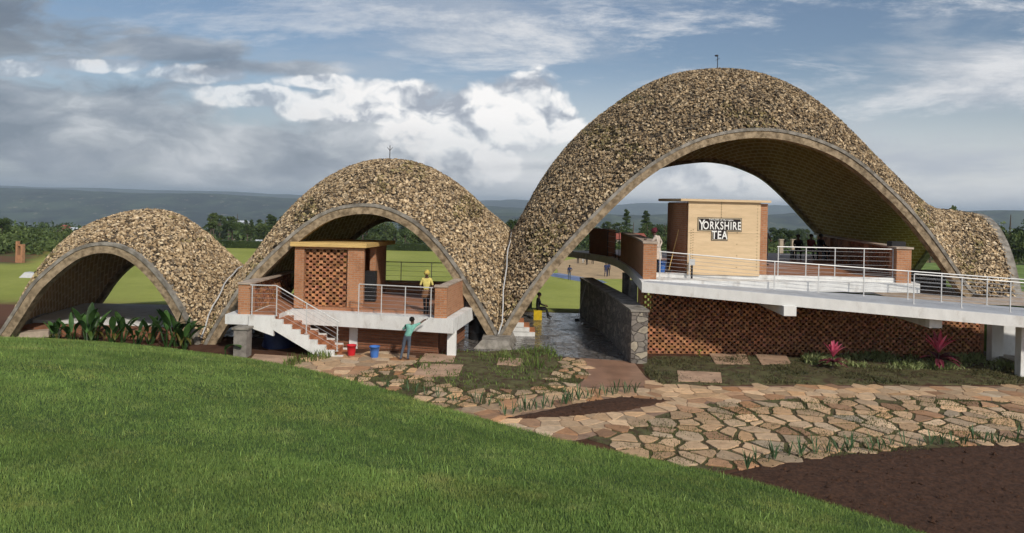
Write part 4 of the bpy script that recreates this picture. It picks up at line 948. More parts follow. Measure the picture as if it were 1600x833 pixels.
def text_mesh(txt, size, x, y, z, xs=1.0, off=.0, m_=M_sw, nm='lettering', parent=None, rot=(R(90), 0, 0)):
    cu = bpy.data.curves.new('t', 'FONT'); cu.body = txt; cu.size = size; cu.align_x = 'CENTER'; cu.align_y = 'CENTER'; cu.offset = off; cu.extrude = .003; cu.space_character = 1.14
    o = bpy.data.objects.new('t', cu); COL.objects.link(o); bpy.context.view_layer.update()
    me = bpy.data.meshes.new_from_object(o.evaluated_get(bpy.context.evaluated_depsgraph_get())); bpy.data.objects.remove(o); bpy.data.curves.remove(cu)
    me.transform(Matrix.Translation((x, y, z)) @ Matrix.Rotation(rot[0], 4, 'X') @ Matrix.Diagonal((xs, 1, 1, 1))); me.materials.clear(); me.materials.append(m_); me.name = nm
    q = bpy.data.objects.new(nm, me); COL.objects.link(q)
    if parent: q.parent = parent; me.transform(parent.matrix_basis.inverted())
    return q
yt = yb_-.024
text_mesh('Y', .56, sxc-.70, yt, szc-.045, .68, .007, parent=SG)
text_mesh('ORKSHIRE', .43, sxc+.09, yt, szc-.055, .68, .007, parent=SG)
text_mesh('TEA', .44, sxc, yt, szc-.42, .72, .009, parent=SG)
text_mesh('TAYLORS of Harrogate', .085, sxc+.05, yt, szc+.185, 1, .002, parent=SG)
# electrical post in front of the board
EPo = thing('power_post', 'white socket box on a short post in front of the plywood board', 'power post', (7.0, 27.8, 2.9))
m = MB(); m.tube([(7.02, 27.75, 2.9), (7.02, 27.75, 3.5)], .04, 8); m.build('post', M_black, EPo)
m = MB(); m.box(6.92, 7.12, 27.68, 27.8, 3.42, 3.66); m.build('socket_box', M_metal, EPo)
# wooden leaning sticks
def stick(label, a, b_, cat='broom', head=True, col=None):
    t = thing('broom', label, cat, a, 0); m = MB(); m.tube([a, b_], .018, 6); m.build('handle', col or M_pine, t)
    if head: m = MB(); m.bar(Vector(a)+Vector((-.12, 0, .03)), Vector(a)+Vector((.12, 0, .03)), .06, .08); m.build('brush', M_black, t)
stick('broom with wooden handle leaning on the brick side of the sign kiosk', (6.3, 28.6, 3.05), (6.74, 28.9, 4.75))
stick('dark broom leaning against the far end of the curved stone wall', (3.3, 35.0, .03), (3.72, 35.2, 1.75), col=M_steel)

# curved stone retaining wall beside the wet floor
SW = thing('stone_wall', 'curved grey rubble stone wall beside the wet floor', 'wall', (4.3, 30, 0))
cw_ = [(4.38, 25.7), (4.32, 27.0), (4.28, 28.6), (4.2, 30.5), (3.95, 33), (3.6, 36.8)]
M_rub = bpy.data.materials.new('rubble_wall'); M_rub.use_nodes = True; n = NT(M_rub.node_tree)
out = n.node('ShaderNodeOutputMaterial'); b = n.node('ShaderNodeBsdfPrincipled'); n.l.new(b.outputs[0], out.inputs[0])
co = n.node('ShaderNodeTexCoord').outputs['Object']; cq = n.vmath('MULTIPLY', co, (1, 1, 1.5)); cq = n.vmath('ADD', cq, n.vmath('MULTIPLY', n.noise(co, 3, 3, out=1), (.2, .2, .2)))
vo = n.node('ShaderNodeTexVoronoi', feature='DISTANCE_TO_EDGE'); n.put(vo.inputs['Vector'], cq); vo.inputs['Scale'].default_value = 3.0
vc = n.node('ShaderNodeTexVoronoi'); n.put(vc.inputs['Vector'], cq); vc.inputs['Scale'].default_value = 3.0
e = n.mapr(vo.outputs[0], .01, .07); g = n.node('ShaderNodeSeparateXYZ'); n.l.new(vc.outputs['Color'], g.inputs[0])
c = n.mix(e, (.12, .105, .09), n.ramp(g.outputs[0], [(0, (.14, .12, .105)), (.5, (.24, .21, .18)), (.85, (.30, .27, .22)), (1, (.42, .36, .27))]))
c = n.mix(n.mapr(n.noise(co, 6, 6, .7), .4, .7, 0, .5), c, (.10, .09, .08))
n.put(b.inputs['Base Color'], c); b.inputs['Roughness'].default_value = .85
bp = n.node('ShaderNodeBump'); bp.inputs['Strength'].default_value = .9; bp.inputs['Distance'].default_value = .05
n.put(bp.inputs['Height'], n.math('ADD', e, n.math('MULTIPLY', n.noise(co, 12, 5), .5))); n.l.new(bp.outputs[0], b.inputs['Normal'])
m = MB(); curved(m, cw_, .6, 0, 1.86); m.build('wall', M_rub, SW)
m = MB(); curved(m, [(p[0]-.04, p[1]-.04) for p in cw_], .68, 1.861, 1.94); m.build('coping', M_concrete, SW)

# ================================================================== left pavilion floor and low walls
T3 = thing('terrace', 'low pale floored terrace under the smallest vault', 'terrace', (-16, 31, 0))
m = MB(); m.prism([(-20.0, 29.8), (-13.2, 29.2), (-13.4, 34.5), (-16.5, 34.6), (-20.5, 34.6)], 0, .38); m.build('floor_slab', M_white, T3)
m = MB(); m.prism([(-19.5, 28.3), (-13.0, 28.0), (-13.1, 29.0), (-19.4, 29.3)], -.1, .33); m.build('wall', M_brickdk, T3)
m = MB(); m.bar((-19.4, 27.4, .12), (-17.6, 28.2, .2), .5, .25); tag(m.build('kerb', M_conc2), 'pale concrete kerb below the left foot of the smallest vault', 'kerb')

# concrete manhole slabs in the beds
def slab(label, pxs, zt=.07, m_=None):
    P = plan(pxs); m = MB(); m.prism(P, -.02, zt); tag(m.build('concrete_slab', m_ or M_slab), label, 'slab', 'concrete covers in the planting beds')
M_slab = mat('slab_concrete', (.42, .28, .19), .8, .2, 2, .2, 20, dirt=((.22, .12, .08), 1.5, .6))
slab('large square concrete cover in the weedy bed below the white column', [(645, 589), (716, 591), (724, 573), (660, 571)][::1])
slab('concrete cover at the foot of the brick wall beside the boy', [(655, 567), (708, 569), (712, 557), (664, 555)])
slab('small concrete cover in the weeds in front of the plinth', [(776, 573), (815, 574), (818, 563), (780, 562)])
slab('broad concrete cover beside the stone pier of the landing', [(384, 573), (446, 576), (462, 560), (398, 556)])
slab('concrete cover nearest the paving in the bed by the perforated wall', [(1060, 598), (1128, 600), (1126, 585), (1058, 582)])
slab('long concrete cover left of a pair near the perforated wall', [(1118, 571), (1172, 572), (1165, 556), (1108, 555)])
slab('narrow concrete cover right of a pair near the perforated wall', [(1190, 572), (1236, 571), (1228, 557), (1180, 556)])

# buckets
def bucket(label, x, y, z, r_, h, col):
    t = thing('bucket', label, 'bucket', (x, y, z), 0, None); m = MB()
    m.lathe((x, y, z), [(0, 0), (r_*.74, 0), (r_*.76, .02), (r_*.86, h*.5), (r_*.98, h-.03), (r_*1.07, h-.03), (r_*1.07, h), (r_*.96, h), (r_*.84, h*.5), (r_*.72, .03), (0, .03)], 24); m.build('body', col, t, smooth=True)
    m = MB(); m.tube([(x+r_*1.05*math.cos(a), y-.02-r_*.25*math.sin(a), z+h-.04-r_*.55*math.sin(a)) for a in np.linspace(0, math.pi, 11)], .006, 5); m.build('handle', M_steel, t)
p = G(549, 556); bucket('red plastic bucket at the foot of the clay stairs', p.x, p.y, 0, .17, .40, mat('red_plastic', (.55, .02, .03), .4, .05, 3))
p = G(585, 559); bucket('blue plastic bucket on the wet ground in front of the terrace', p.x, p.y, 0, .18, .42, mat('blue_plastic', (.06, .17, .5), .4, .05, 3))
bucket('blue bucket on the upper terrace beside the woman with the headscarf', 5.98, 28.5, 3.05, .2, .42, mat('blue_plastic_dark', (.05, .14, .42), .4, .05, 3))
m = MB(); p = G(840, 500); m.box(p.x-.2, p.x+.2, p.y-.17, p.y+.2, .03, .48); m.box(p.x-.16, p.x+.16, p.y-.175, p.y-.171, .1, .2); tag(m.build('crate', mat('yellow_plastic', (.65, .45, .02), .5)), 'yellow plastic crate used as a seat on the wet floor', 'crate')
CRATE = (p.x, p.y)
# ------------------------------------------------------------------ people
SKIN = mat('skin', (.085, .042, .025), .55, .1, 8, spec=.4); HAIRM = mat('hair', (.010, .008, .007), .9, .2, 30); EYEM = mat('eye_white', (.6, .58, .55), .3)
def cloth(name, c): return mat(name, c, .85, .18, 9, .25, 30)
def person(label, loc, rz, pose=None, h=1.7, top=None, bottom=None, shoes=None, sleeves='short', build=1.0, extras=(), group=None):
    J = dict(pelvis=(0, 0, .96), belly=(0, 0, 1.10), chest=(0, 0, 1.30), neck=(0, 0, 1.47), chin=(0, .015, 1.54), head=(0, .02, 1.62), crown=(0, .01, 1.70),
             shL=(-.17, 0, 1.40), elL=(-.21, -.02, 1.13), wrL=(-.22, .06, .89), haL=(-.22, .09, .82), shR=(.17, 0, 1.40), elR=(.21, -.02, 1.13), wrR=(.22, .06, .89), haR=(.22, .09, .82),
             hiL=(-.09, 0, .90), knL=(-.10, .02, .49), anL=(-.10, -.02, .08), toL=(-.11, .14, .04), hiR=(.09, 0, .90), knR=(.10, .02, .49), anR=(.10, -.02, .08), toR=(.11, .14, .04))
    J.update(pose or {})
    Rr = dict(pelvis=.135, belly=.125, chest=.145, neck=.055, chin=.062, head=.098, crown=.06, shL=.062, elL=.042, wrL=.030, haL=.036, hiL=.088, knL=.060, anL=.042, toL=.036)
    for k in list(Rr):
        if k.endswith('L'): Rr[k[:-1]+'R'] = Rr[k]
    E_ = [('pelvis', 'belly'), ('belly', 'chest'), ('chest', 'neck'), ('neck', 'chin'), ('chin', 'head'), ('head', 'crown')]
    for s_ in 'LR': E_ += [('chest', 'sh'+s_), ('sh'+s_, 'el'+s_), ('el'+s_, 'wr'+s_), ('wr'+s_, 'ha'+s_), ('pelvis', 'hi'+s_), ('hi'+s_, 'kn'+s_), ('kn'+s_, 'an'+s_), ('an'+s_, 'to'+s_)]
    names = list(J); idx = {k: i for i, k in enumerate(names)}; sc_ = h/1.72
    me = bpy.data.meshes.new('person'); me.from_pydata([tuple(Vector(J[k])) for k in names], [(idx[a], idx[b_]) for a, b_ in E_], [])
    o = bpy.data.objects.new('person_tmp', me); COL.objects.link(o)
    sk = o.modifiers.new('s', 'SKIN'); sk.use_smooth_shade = True; o.modifiers.new('u', 'SUBSURF').levels = 2
    for i, k in enumerate(names):
        r_ = Rr[k]*(build if k in ('pelvis', 'belly', 'chest', 'hiL', 'hiR') else 1)
        me.skin_vertices[0].data[i].radius = (r_*1.15, r_*.85) if k in ('pelvis', 'belly', 'chest') else (r_, r_); me.skin_vertices[0].data[i].use_root = (k == 'pelvis')
    bpy.context.view_layer.update()
    m2 = bpy.data.meshes.new_from_object(o.evaluated_get(bpy.context.evaluated_depsgraph_get())); bpy.data.objects.remove(o)
    # five fingers on each hand, ears and nose are joined into the body mesh
    bm = bmesh.new(); bm.from_mesh(m2)
    def taper(a, b_, ra, rb, n_=6):
        a, b_ = Vector(a), Vector(b_); d = (b_-a).normalized(); u = d.cross(Vector((.3, .5, .8))).normalized(); v_ = d.cross(u)
        R1 = [bm.verts.new(a+(u*math.cos(t)+v_*math.sin(t))*ra) for t in [2*math.pi*k/n_ for k in range(n_)]]; R2 = [bm.verts.new(b_+(u*math.cos(t)+v_*math.sin(t))*rb) for t in [2*math.pi*k/n_ for k in range(n_)]]
        for k in range(n_): bm.faces.new((R1[k], R1[(k+1) % n_], R2[(k+1) % n_], R2[k]))
        bm.faces.new(R2); return b_
    for s_ in 'LR':
        wv, hv = Vector(J['wr'+s_]), Vector(J['ha'+s_]); d = (hv-wv).normalized(); side = d.cross(Vector((1, 0, 0) if abs(d.x) < .7 else (0, 0, 1))).normalized(); cur = side.cross(d)*(-1 if s_ == 'L' else 1)
        for k, (o_, L) in enumerate(((-.027, .065), (-.009, .075), (.009, .07), (.027, .055))):
            b0 = hv+side*o_+d*.015; m1 = taper(b0, b0+d*L*.55+cur*.008, .0095, .009); taper(m1, m1+d*L*.4+cur*.022, .009, .006)
        t0 = wv+(hv-wv)*.5+side*-.03; t1 = taper(t0, t0+d*.03-side*.03, .012, .010); taper(t1, t1+d*.03-side*.006+cur*.01, .010, .007)
    hd = Vector(J['head']); up = (Vector(J['crown'])-Vector(J['chin'])).normalized(); fw = Vector((0, 1, 0)); fw = (fw-up*fw.dot(up)).normalized(); rt = fw.cross(up)
    taper(hd+fw*.088+up*.0, hd+fw*.118-up*.022, .008, .016); 
    for q in (-1, 1): taper(hd+rt*q*.088+up*.01, hd+rt*q*.106-up*.012, .012, .018)
    taper(hd+fw*.088-up*.05+rt*-.022, hd+fw*.088-up*.05+rt*.022, .009, .009)
    bm.to_mesh(m2); bm.free(); m2.name = 'person'
    mats = [SKIN, top or SKIN, bottom or SKIN, shoes or SKIN]; m2.materials.clear()
    for q in mats: m2.materials.append(q)
    segs = [(np.array(J[a]), np.array(J[b_]), a, b_) for a, b_ in E_]
    C = np.array([tuple(p.center) for p in m2.polygons]); best = np.full(len(C), 9e9); reg = np.zeros(len(C), int)
    for a, b_, na, nb_ in segs:
        d = b_-a; t = np.clip(((C-a) @ d)/(d @ d), 0, 1); D = np.linalg.norm(C-a-t[:, None]*d, axis=1)
        if na in ('neck', 'chin', 'head'): r0 = np.zeros(len(C), int)
        elif na[:2] == 'sh': r0 = np.full(len(C), 1); 
        elif na[:2] == 'el': r0 = np.full(len(C), 1 if sleeves == 'long' else 0)
        elif na[:2] == 'wr': r0 = np.zeros(len(C), int)
        elif na[:2] == 'hi' or nb_[:2] == 'hi' or (na == 'pelvis'): r0 = np.where((t < .25) if na == 'pelvis' and nb_ == 'belly' else True, 2, 1)
        elif na[:2] == 'kn': r0 = np.full(len(C), 2)
        elif na[:2] == 'an': r0 = np.full(len(C), 3)
        else: r0 = np.full(len(C), 1)
        if na == 'chest' and nb_ == 'neck': r0 = np.where(t > .75, 0, 1)
        k = D < best; best = np.where(k, D, best); reg = np.where(k, r0, reg)
    m2.polygons.foreach_set('material_index', reg.astype(np.int32)); m2.polygons.foreach_set('use_smooth', np.ones(len(C), bool)); m2.update()
    ob = bpy.data.objects.new('person', m2); COL.objects.link(ob)
    ob.matrix_basis = Matrix.Translation(loc) @ Matrix.Rotation(rz, 4, 'Z') @ Matrix.Scale(sc_, 4); tag(ob, label, 'person', group)
    def kid(m, name, mt):
        q = bpy.data.objects.new(name, m.mesh(name, mt, True)); COL.objects.link(q); q.parent = ob
    m = MB()
    for q in (-1, 1): m.ball(hd+fw*.090+rt*q*.034+up*.012, (.012, .008, .009), 8)
    kid(m, 'eyes', EYEM)
    for e in extras: e(J, hd, up, fw, rt, kid)
    return ob
def hair(J, hd, up, fw, rt, kid): m = MB(); c = hd+up*.03-fw*.018; m.ball(tuple(c), (.104, .108, .098), 16); kid(m, 'hair', HAIRM)
def scarf(mt):
    def f(J, hd, up, fw, rt, kid):
        m = MB(); m.ball(tuple(hd+up*.035-fw*.02), (.118, .122, .11), 16); m.ball(tuple(hd+up*.11-fw*.06), (.07, .07, .055), 12); kid(m, 'headscarf', mt)
    return f
def skirt(mt, z0, z1, r0, r1):
    def f(J, hd, up, fw, rt, kid):
        m = MB(); sg = 24; rows = []
        for i in range(5):
            z = z1+(z0-z1)*i/4; r_ = r1+(r0-r1)*i/4
            rows += [(J['pelvis'][0]+r_*1.1*math.cos(a)*(1+.05*math.sin(6*a+i)), J['pelvis'][1]+r_*.95*math.sin(a)*(1+.05*math.sin(6*a+i)), z) for a in [2*math.pi*k/sg for k in range(sg)]]
        m.quads(rows, [(i*sg+(k+1) % sg, i*sg+k, (i+1)*sg+k, (i+1)*sg+(k+1) % sg) for i in range(4) for k in range(sg)]); kid(m, 'skirt', mt)
    return f
C_yel = cloth('yellow_cotton', (.62, .52, .16)); C_pat = cloth('patterned_cloth', (.20, .10, .05)); C_dark = cloth('dark_trousers', (.02, .02, .024)); C_teal = cloth('teal_shirt', (.18, .42, .35)); C_jean = cloth('grey_jeans', (.085, .105, .14))
C_scarf = cloth('burgundy_cloth', (.10, .015, .025)); C_pale = cloth('pale_cotton', (.55, .47, .40)); C_blk = cloth('black_cloth', (.012, .012, .014)); C_shoe = cloth('dark_shoe', (.03, .025, .022)); C_wht = cloth('white_shirt', (.6, .6, .58)); C_navy = cloth('navy_cloth', (.03, .04, .10)); C_red = cloth('dark_red_cloth', (.12, .02, .02)); C_yscarf = cloth('yellow_scarf', (.55, .42, .10))
p = W(666, 485, 27.0)
person('woman in yellow top and yellow headscarf standing behind the railing', (p.x, 26.95, zc+.01), R(180), dict(elL=(-.25, .03, 1.16), wrL=(-.22, .20, 1.02), haL=(-.20, .26, 1.02), elR=(.25, .03, 1.16), wrR=(.24, .20, 1.02), haR=(.22, .26, 1.02), knL=(-.07, .04, .49), anL=(-.05, -.01, .08), toL=(-.07, .14, .04), knR=(.07, .03, .49), anR=(.05, 0, .08), toR=(.07, .15, .04)), 1.60, C_yel, C_dark, C_shoe, extras=(scarf(C_yscarf), skirt(C_pat, .68, 1.0, .20, .15)))
p = G(640, 553)
# boy reaching up over the beam, weight on one leg, body leaning to the right
person('boy in teal shirt and grey jeans reaching over the white beam', (p.x, 25.35, 0), R(-6), dict(pelvis=(.07, .02, .93), belly=(.12, .04, 1.06), chest=(.20, .07, 1.25), neck=(.24, .10, 1.42), chin=(.24, .12, 1.48), head=(.22, .12, 1.57), crown=(.20, .11, 1.65),
       shL=(.03, .05, 1.36), elL=(-.13, .09, 1.20), wrL=(-.04, .26, 1.22), haL=(.02, .30, 1.24), shR=(.36, .10, 1.36), elR=(.52, .20, 1.44), wrR=(.66, .30, 1.55), haR=(.73, .32, 1.57), hiL=(-.02, .02, .88), knL=(-.09, .05, .47), anL=(-.18, .0, .08), toL=(-.19, .15, .04), hiR=(.15, .02, .88), knR=(.13, .07, .47), anR=(.10, .04, .08), toR=(.11, .20, .04)), 1.58, C_teal, C_jean, SKIN, extras=(hair,))
person('woman in pale dress and burgundy headscarf leaning on the curved parapet', (5.72, 28.1, 3.05), R(60), dict(chest=(0, .05, 1.30), neck=(0, .1, 1.46), chin=(0, .13, 1.53), head=(0, .14, 1.61), crown=(0, .13, 1.69), elL=(-.24, .18, 1.16), wrL=(-.16, .36, 1.24), haL=(-.12, .42, 1.26), elR=(.38, -.06, 1.18), wrR=(.22, -.04, 1.0), haR=(.17, .0, .98)), 1.74, C_pale, C_dark, C_shoe, 'long', extras=(scarf(C_scarf), skirt(C_pale, .55, 1.0, .2, .15)))
p = W(1193, 404, 33)
person('man in dark clothes standing behind the brick end of the sign kiosk', (p.x+.05, 33, 3.05), R(215), dict(elL=(-.24, .1, 1.15), wrL=(-.1, .24, 1.1), haL=(-.03, .27, 1.1)), 1.82, C_blk, C_blk, C_shoe, 'long', extras=(hair,))
SIT = dict(pelvis=(0, 0, .54), belly=(0, .02, .68), chest=(0, .04, .88), neck=(0, .06, 1.05), chin=(0, .08, 1.12), head=(0, .09, 1.20), crown=(0, .08, 1.28), shL=(-.17, .04, .98), elL=(-.21, .12, .76), wrL=(-.14, .34, .68), haL=(-.12, .41, .66), shR=(.17, .04, .98), elR=(.21, .12, .76), wrR=(.14, .34, .68), haR=(.12, .41, .66),
           hiL=(-.09, .03, .52), knL=(-.12, .44, .50), anL=(-.12, .46, .09), toL=(-.13, .61, .05), hiR=(.09, .03, .52), knR=(.12, .44, .50), anR=(.12, .50, .09), toR=(.13, .65, .05))
person('person in black sitting on the yellow crate beside the wet floor', (CRATE[0]-.02, CRATE[1], .03), R(-80), dict(SIT, knL=(-.12, .42, .56), anL=(-.12, .62, .13), toL=(-.13, .76, .10)), 1.72, C_blk, C_blk, C_shoe, 'long', extras=(hair,))
# bench with a small group at the back of the great terrace
BN = thing('bench', 'dark bench carrying the seated group at the rear of the great terrace', 'bench', (15.3, 38, 3.05))
bx = W(1264, 400, 38).x; m = MB(); m.box(bx-1.0, bx+1.0, 37.9, 38.3, 3.45, 3.52); m.build('seat', M_black, BN)
for q in (-.85, .85): m = MB(); m.box(bx+q-.04, bx+q+.04, 37.92, 38.28, 3.05, 3.45); m.build('leg', M_black, BN)
for k, (o_, c1, lab) in enumerate(((-.55, C_blk, 'person in black seated leftmost on the rear terrace bench'), (.1, C_red, 'person in dark red seated in the middle of the rear terrace bench'), (.6, C_blk, 'person in black seated rightmost on the rear terrace bench'))):
    person(lab, (bx+o_, 38.1, 3.02), R(180+(-20, 10, 25)[k]), SIT, 1.75+.04*k, c1, C_blk, C_shoe, 'long', extras=(hair,), group='people seated on the terrace bench')
# ground staff out on the cricket ground
def field(px, py, h_px): 
    p = G(px, py, -3.4); return (p.x, p.y, -3.38), h_px*p.y/FPX
BEND = dict(chest=(0, .42, 1.08), belly=(0, .18, 1.05), neck=(0, .55, 1.10), chin=(0, .60, 1.08), head=(0, .66, 1.07), crown=(0, .74, 1.06), shL=(-.17, .48, 1.06), elL=(-.2, .5, .8), wrL=(-.18, .55, .56), haL=(-.18, .57, .48), shR=(.17, .48, 1.06), elR=(.2, .5, .8), wrR=(.18, .55, .56), haR=(.18, .57, .48))
WK = dict(knL=(-.1, .12, .50), anL=(-.1, .14, .1), toL=(-.1, .29, .06), knR=(.1, -.04, .5), anR=(.1, -.26, .12), toR=(.1, -.13, .05))
for px, py, rz, pose, c1, c2, lab in ((889.5, 438, 170, dict(elL=(-.32, .02, 1.2), wrL=(-.16, .1, 1.05), haL=(-.1, .12, 1.04)), C_navy, C_jean, 'groundsman in grey standing on the grass in front of the blue cover'),
     (903, 412, 150, {}, C_teal, C_blk, 'leftmost of the groundsmen behind the blue cover, in green'), (911, 412, 200, {}, C_wht, C_wht, 'groundsman in white standing between the green shirted and the crouching one'),
     (917, 414, 120, BEND, C_wht, C_blk, 'groundsman in white bending down on the bare pitch'), (926, 413, 190, {}, C_red, C_blk, 'groundsman in dark red right of the bending one'),
     (946.5, 433, 185, WK, C_navy, C_navy, 'groundsman in navy left of the pair on the bare pitch'), (950.5, 432, 175, {}, C_navy, C_blk, 'groundsman in navy right of the pair on the bare pitch')):
    loc, _ = field(px, py, 22); person(lab, loc, R(rz), pose, 1.8, c1, c2, C_shoe, extras=(hair,), group='ground staff on the cricket field')
M_cover = mat('blue_cover', (.14, .18, .30), .4, .2, 1, .3, 2)
a1, a2 = G(872, 431, -3.38), G(932, 440, -3.38); m = MB(); 
pp = [W(868, 430, a1.y), W(934, 441, a1.y*.93)]
c1, c2 = G(868, 429, -3.3), G(936, 441, -3.3); d = (c2-c1).normalized(); nr = Vector((-d.y, d.x, 0))
m.hexa([c1-nr*1.2-Vector((0, 0, .1)), c2-nr*1.2-Vector((0, 0, .1)), c2+nr*1.2-Vector((0, 0, .1)), c1+nr*1.2-Vector((0, 0, .1)), c1-nr*.5+Vector((0, 0, .18)), c2-nr*.5+Vector((0, 0, .18)), c2+nr*.5+Vector((0, 0, .18)), c1+nr*.5+Vector((0, 0, .18))])
tag(m.build('pitch_cover', M_cover), 'folded blue pitch cover lying along the front of the bare pitch', 'cover')
# ------------------------------------------------------------------ vegetation
M_leafd = mat_leafy('leaf_dark', (.042, .07, .02), (.08, .12, .034), (.12, .155, .05), .6, .2, .5)
M_leafm = mat_leafy('leaf_mid', (.065, .10, .028), (.11, .15, .045), (.15, .18, .06), .6, .2, .5)
M_bark2 = mat('bark', (.10, .075, .055), .9, .3, 5, .5, 20)
M_banana = mat_leafy('banana_leaf', (.028, .065, .018), (.06, .12, .032), None, .4, .3, 2)
M_pink = mat_leafy('pink_leaf', (.75, .10, .20), (.80, .22, .32), None, .4, .3, 3)
M_purp = mat_leafy('purple_leaf', (.10, .02, .035), (.16, .035, .05), None, .4, .2, 3)
M_weed = mat_leafy('weed_leaf', (.09, .15, .035), (.17, .22, .06), (.24, .26, .08), .55, .3, 1.2)
M_cover2 = mat_leafy('cover_leaf', (.20, .25, .09), (.30, .34, .15), (.38, .38, .2), .55, .3, 1.2)
M_seed = mat_leafy('seedling_leaf', (.07, .14, .06), (.12, .20, .09), None, .5, .3, 2)
def leafcloud(m, C, size, seed, tint=None):
    r = np.random.default_rng(seed); n_ = len(C); a = r.normal(0, 1, (n_, 3)); a /= np.linalg.norm(a, axis=1, keepdims=True); b_ = np.cross(a, r.normal(0, 1, (n_, 3))); b_ /= np.linalg.norm(b_, axis=1, keepdims=True)
    s_ = size*r.uniform(.6, 1.3, (n_, 1)); V = np.stack([C-a*s_, C-b_*s_*.5, C+a*s_, C+b_*s_*.5], 1).reshape(-1, 3); k = np.arange(n_)*4
    m.quads(V, np.stack([k, k+1, k+2, k+3], 1), None); m.qt[-1] = (np.ones((n_, 1)) if tint is None else tint)*r.uniform(.6, 1.35, (n_, 1))*np.ones((1, 3))
def crown_pts(r, n_, centres, radii):
    k = r.integers(0, len(centres), n_); d = r.normal(0, 1, (n_, 3)); d /= np.linalg.norm(d, axis=1, keepdims=True); return centres[k]+d*(r.uniform(.45, 1.05, (n_, 1)))*radii[k]
def make_tree(name, kind, seed):
    r = np.random.default_rng(seed); t = empty(name); tr = MB(); H = 10
    if kind == 'round': cz_ = r.uniform(3.5, 8.6, 16); rad = 3.4*np.sin(np.clip((cz_-2.4)/7.2, .1, 1)*math.pi)**.6; an = r.uniform(0, 6.28, 16); Cn = np.stack([np.cos(an)*rad*r.uniform(.3, .9, 16), np.sin(an)*rad*r.uniform(.3, .9, 16), cz_], 1); Rr = np.stack([r.uniform(1.1, 1.8, 16)]*2+[r.uniform(.8, 1.2, 16)], 1); N_ = 2600; sz = .26
    elif kind == 'pine': k = np.arange(20); cz_ = 2.2+k*.38; wd = 2.2*(1-(k/21.))**.7; an = k*2.4; Cn = np.stack([np.cos(an)*wd*.55, np.sin(an)*wd*.55, cz_], 1); Rr = np.stack([wd*.55+.25, wd*.55+.25, wd*0+.3], 1); N_ = 2400; sz = .24
    elif kind == 'gum': cz_ = r.uniform(4.5, 9.4, 12); an = r.uniform(0, 6.28, 12); q = r.uniform(.2, 1.6, 12); Cn = np.stack([np.cos(an)*q, np.sin(an)*q, cz_], 1); Rr = np.stack([r.uniform(.6, 1.1, 12)]*2+[r.uniform(.5, .9, 12)], 1); N_ = 1500; sz = .24
    else: cz_ = r.uniform(1.5, 7, 14); an = r.uniform(0, 6.28, 14); q = r.uniform(.5, 4.2, 14); Cn = np.stack([np.cos(an)*q, np.sin(an)*q, cz_*(1-q/9)], 1); Rr = np.stack([r.uniform(1.3, 2.2, 14)]*2+[r.uniform(1., 1.8, 14)], 1); N_ = 2400; sz = .3
    tr.tube([(0, 0, -1.5), (.05, 0, 2), (.1, .05, 5), (0, .1, 8)], [.28, .22, .14, .05], 8)
    for c in Cn[:8]: tr.tube([(0, 0, max(1, c[2]*.55)), tuple(c*np.array([.6, .6, .85])), tuple(c)], [.1, .06, .02], 5)
    kids = [tr.build('trunk', M_bark2)]; m = MB(); leafcloud(m, crown_pts(r, N_, Cn, Rr), sz, seed); kids.append(m.build('crown', M_leafd if kind in ('round', 'pine') else M_leafm))
    for k in kids: k.parent = t
    return t, kids
PR = {}
def plant_tree(kind, px, d, top_py, wf=1.0, label='', group=None, v=0):
    x = W(px, 400, d).x; z0_ = tz(x, d)
    H = W(px, top_py, d).z-z0_; s_ = H/(9.9 if kind != 'bush' else 8.2)
    key = (kind, v % 2)
    if key not in PR:
        t, kids = make_tree({'round': 'broadleaf_tree', 'pine': 'pine_tree', 'gum': 'eucalyptus_tree', 'bush': 'bushy_tree'}[kind], kind, 40+len(PR)); PR[key] = (t, kids); t.matrix_basis = Matrix.Translation((x, d, z0_)) @ Matrix.Rotation(v*1.3, 4, 'Z') @ Matrix.Diagonal((s_*wf, s_*wf, s_, 1)); o = t
    else: o = copy_tree(PR[key][0], (x, d, z0_), v*1.3, (s_*wf, s_*wf, s_), kids=PR[key][1])
    o['label'] = label; o['category'] = 'tree'
    if group: o['group'] = group
    elif 'group' in o: del o['group']
    return o
rr_ = random.Random(5)
# single trees one can point out
plant_tree('pine', 978, 190, 326, .8, 'tall dark pine left of the pair seen through the largest vault', v=1)
plant_tree('pine', 1008, 190, 328, .95, 'tall dark pine right of the pair seen through the largest vault', v=2)
plant_tree('round', 2, 130, 337, 1.1, 'dark rounded tree at the left edge of the view', v=1)
plant_tree('bush', 1578, 112, 333, .9, 'large leafy tree at the right edge behind the largest vault', v=2)
plant_tree('gum', 1540, 105, 338, 1.0, 'slim tree left of the large leafy tree at the right edge', v=1)
plant_tree('round', 1618, 120, 336, 1.0, 'dark rounded tree cut by the right edge of the view', v=1)
plant_tree('round', 801, 150, 339, .8, 'small dark tree in the dip between the middle and the largest vault', v=3)
plant_tree('round', 1224, 150, 353, 1.2, 'round bushy tree right of the dark clothed man', v=4)
plant_tree('gum', 1454, 100, 318, .5, 'small tree top showing above the low right end of the largest vault', v=2)
plant_tree('gum', 1488, 100, 321, .45, 'second small tree top above the low right end of the largest vault', v=3)
plant_tree('bush', 1052, 140, 350, .9, 'pale bushy tree behind the left side of the sign kiosk', v=5)
def nth(k): return {1: 'first', 2: 'second', 3: 'third'}.get(k, '%dth' % k if k not in (21, 22, 23, 31, 32, 33, 41, 42, 43) else '%d%s' % (k, {1: 'st', 2: 'nd', 3: 'rd'}[k % 10]))
SHAPE = dict(round='rounded', pine='conical', gum='slim', bush='spreading')
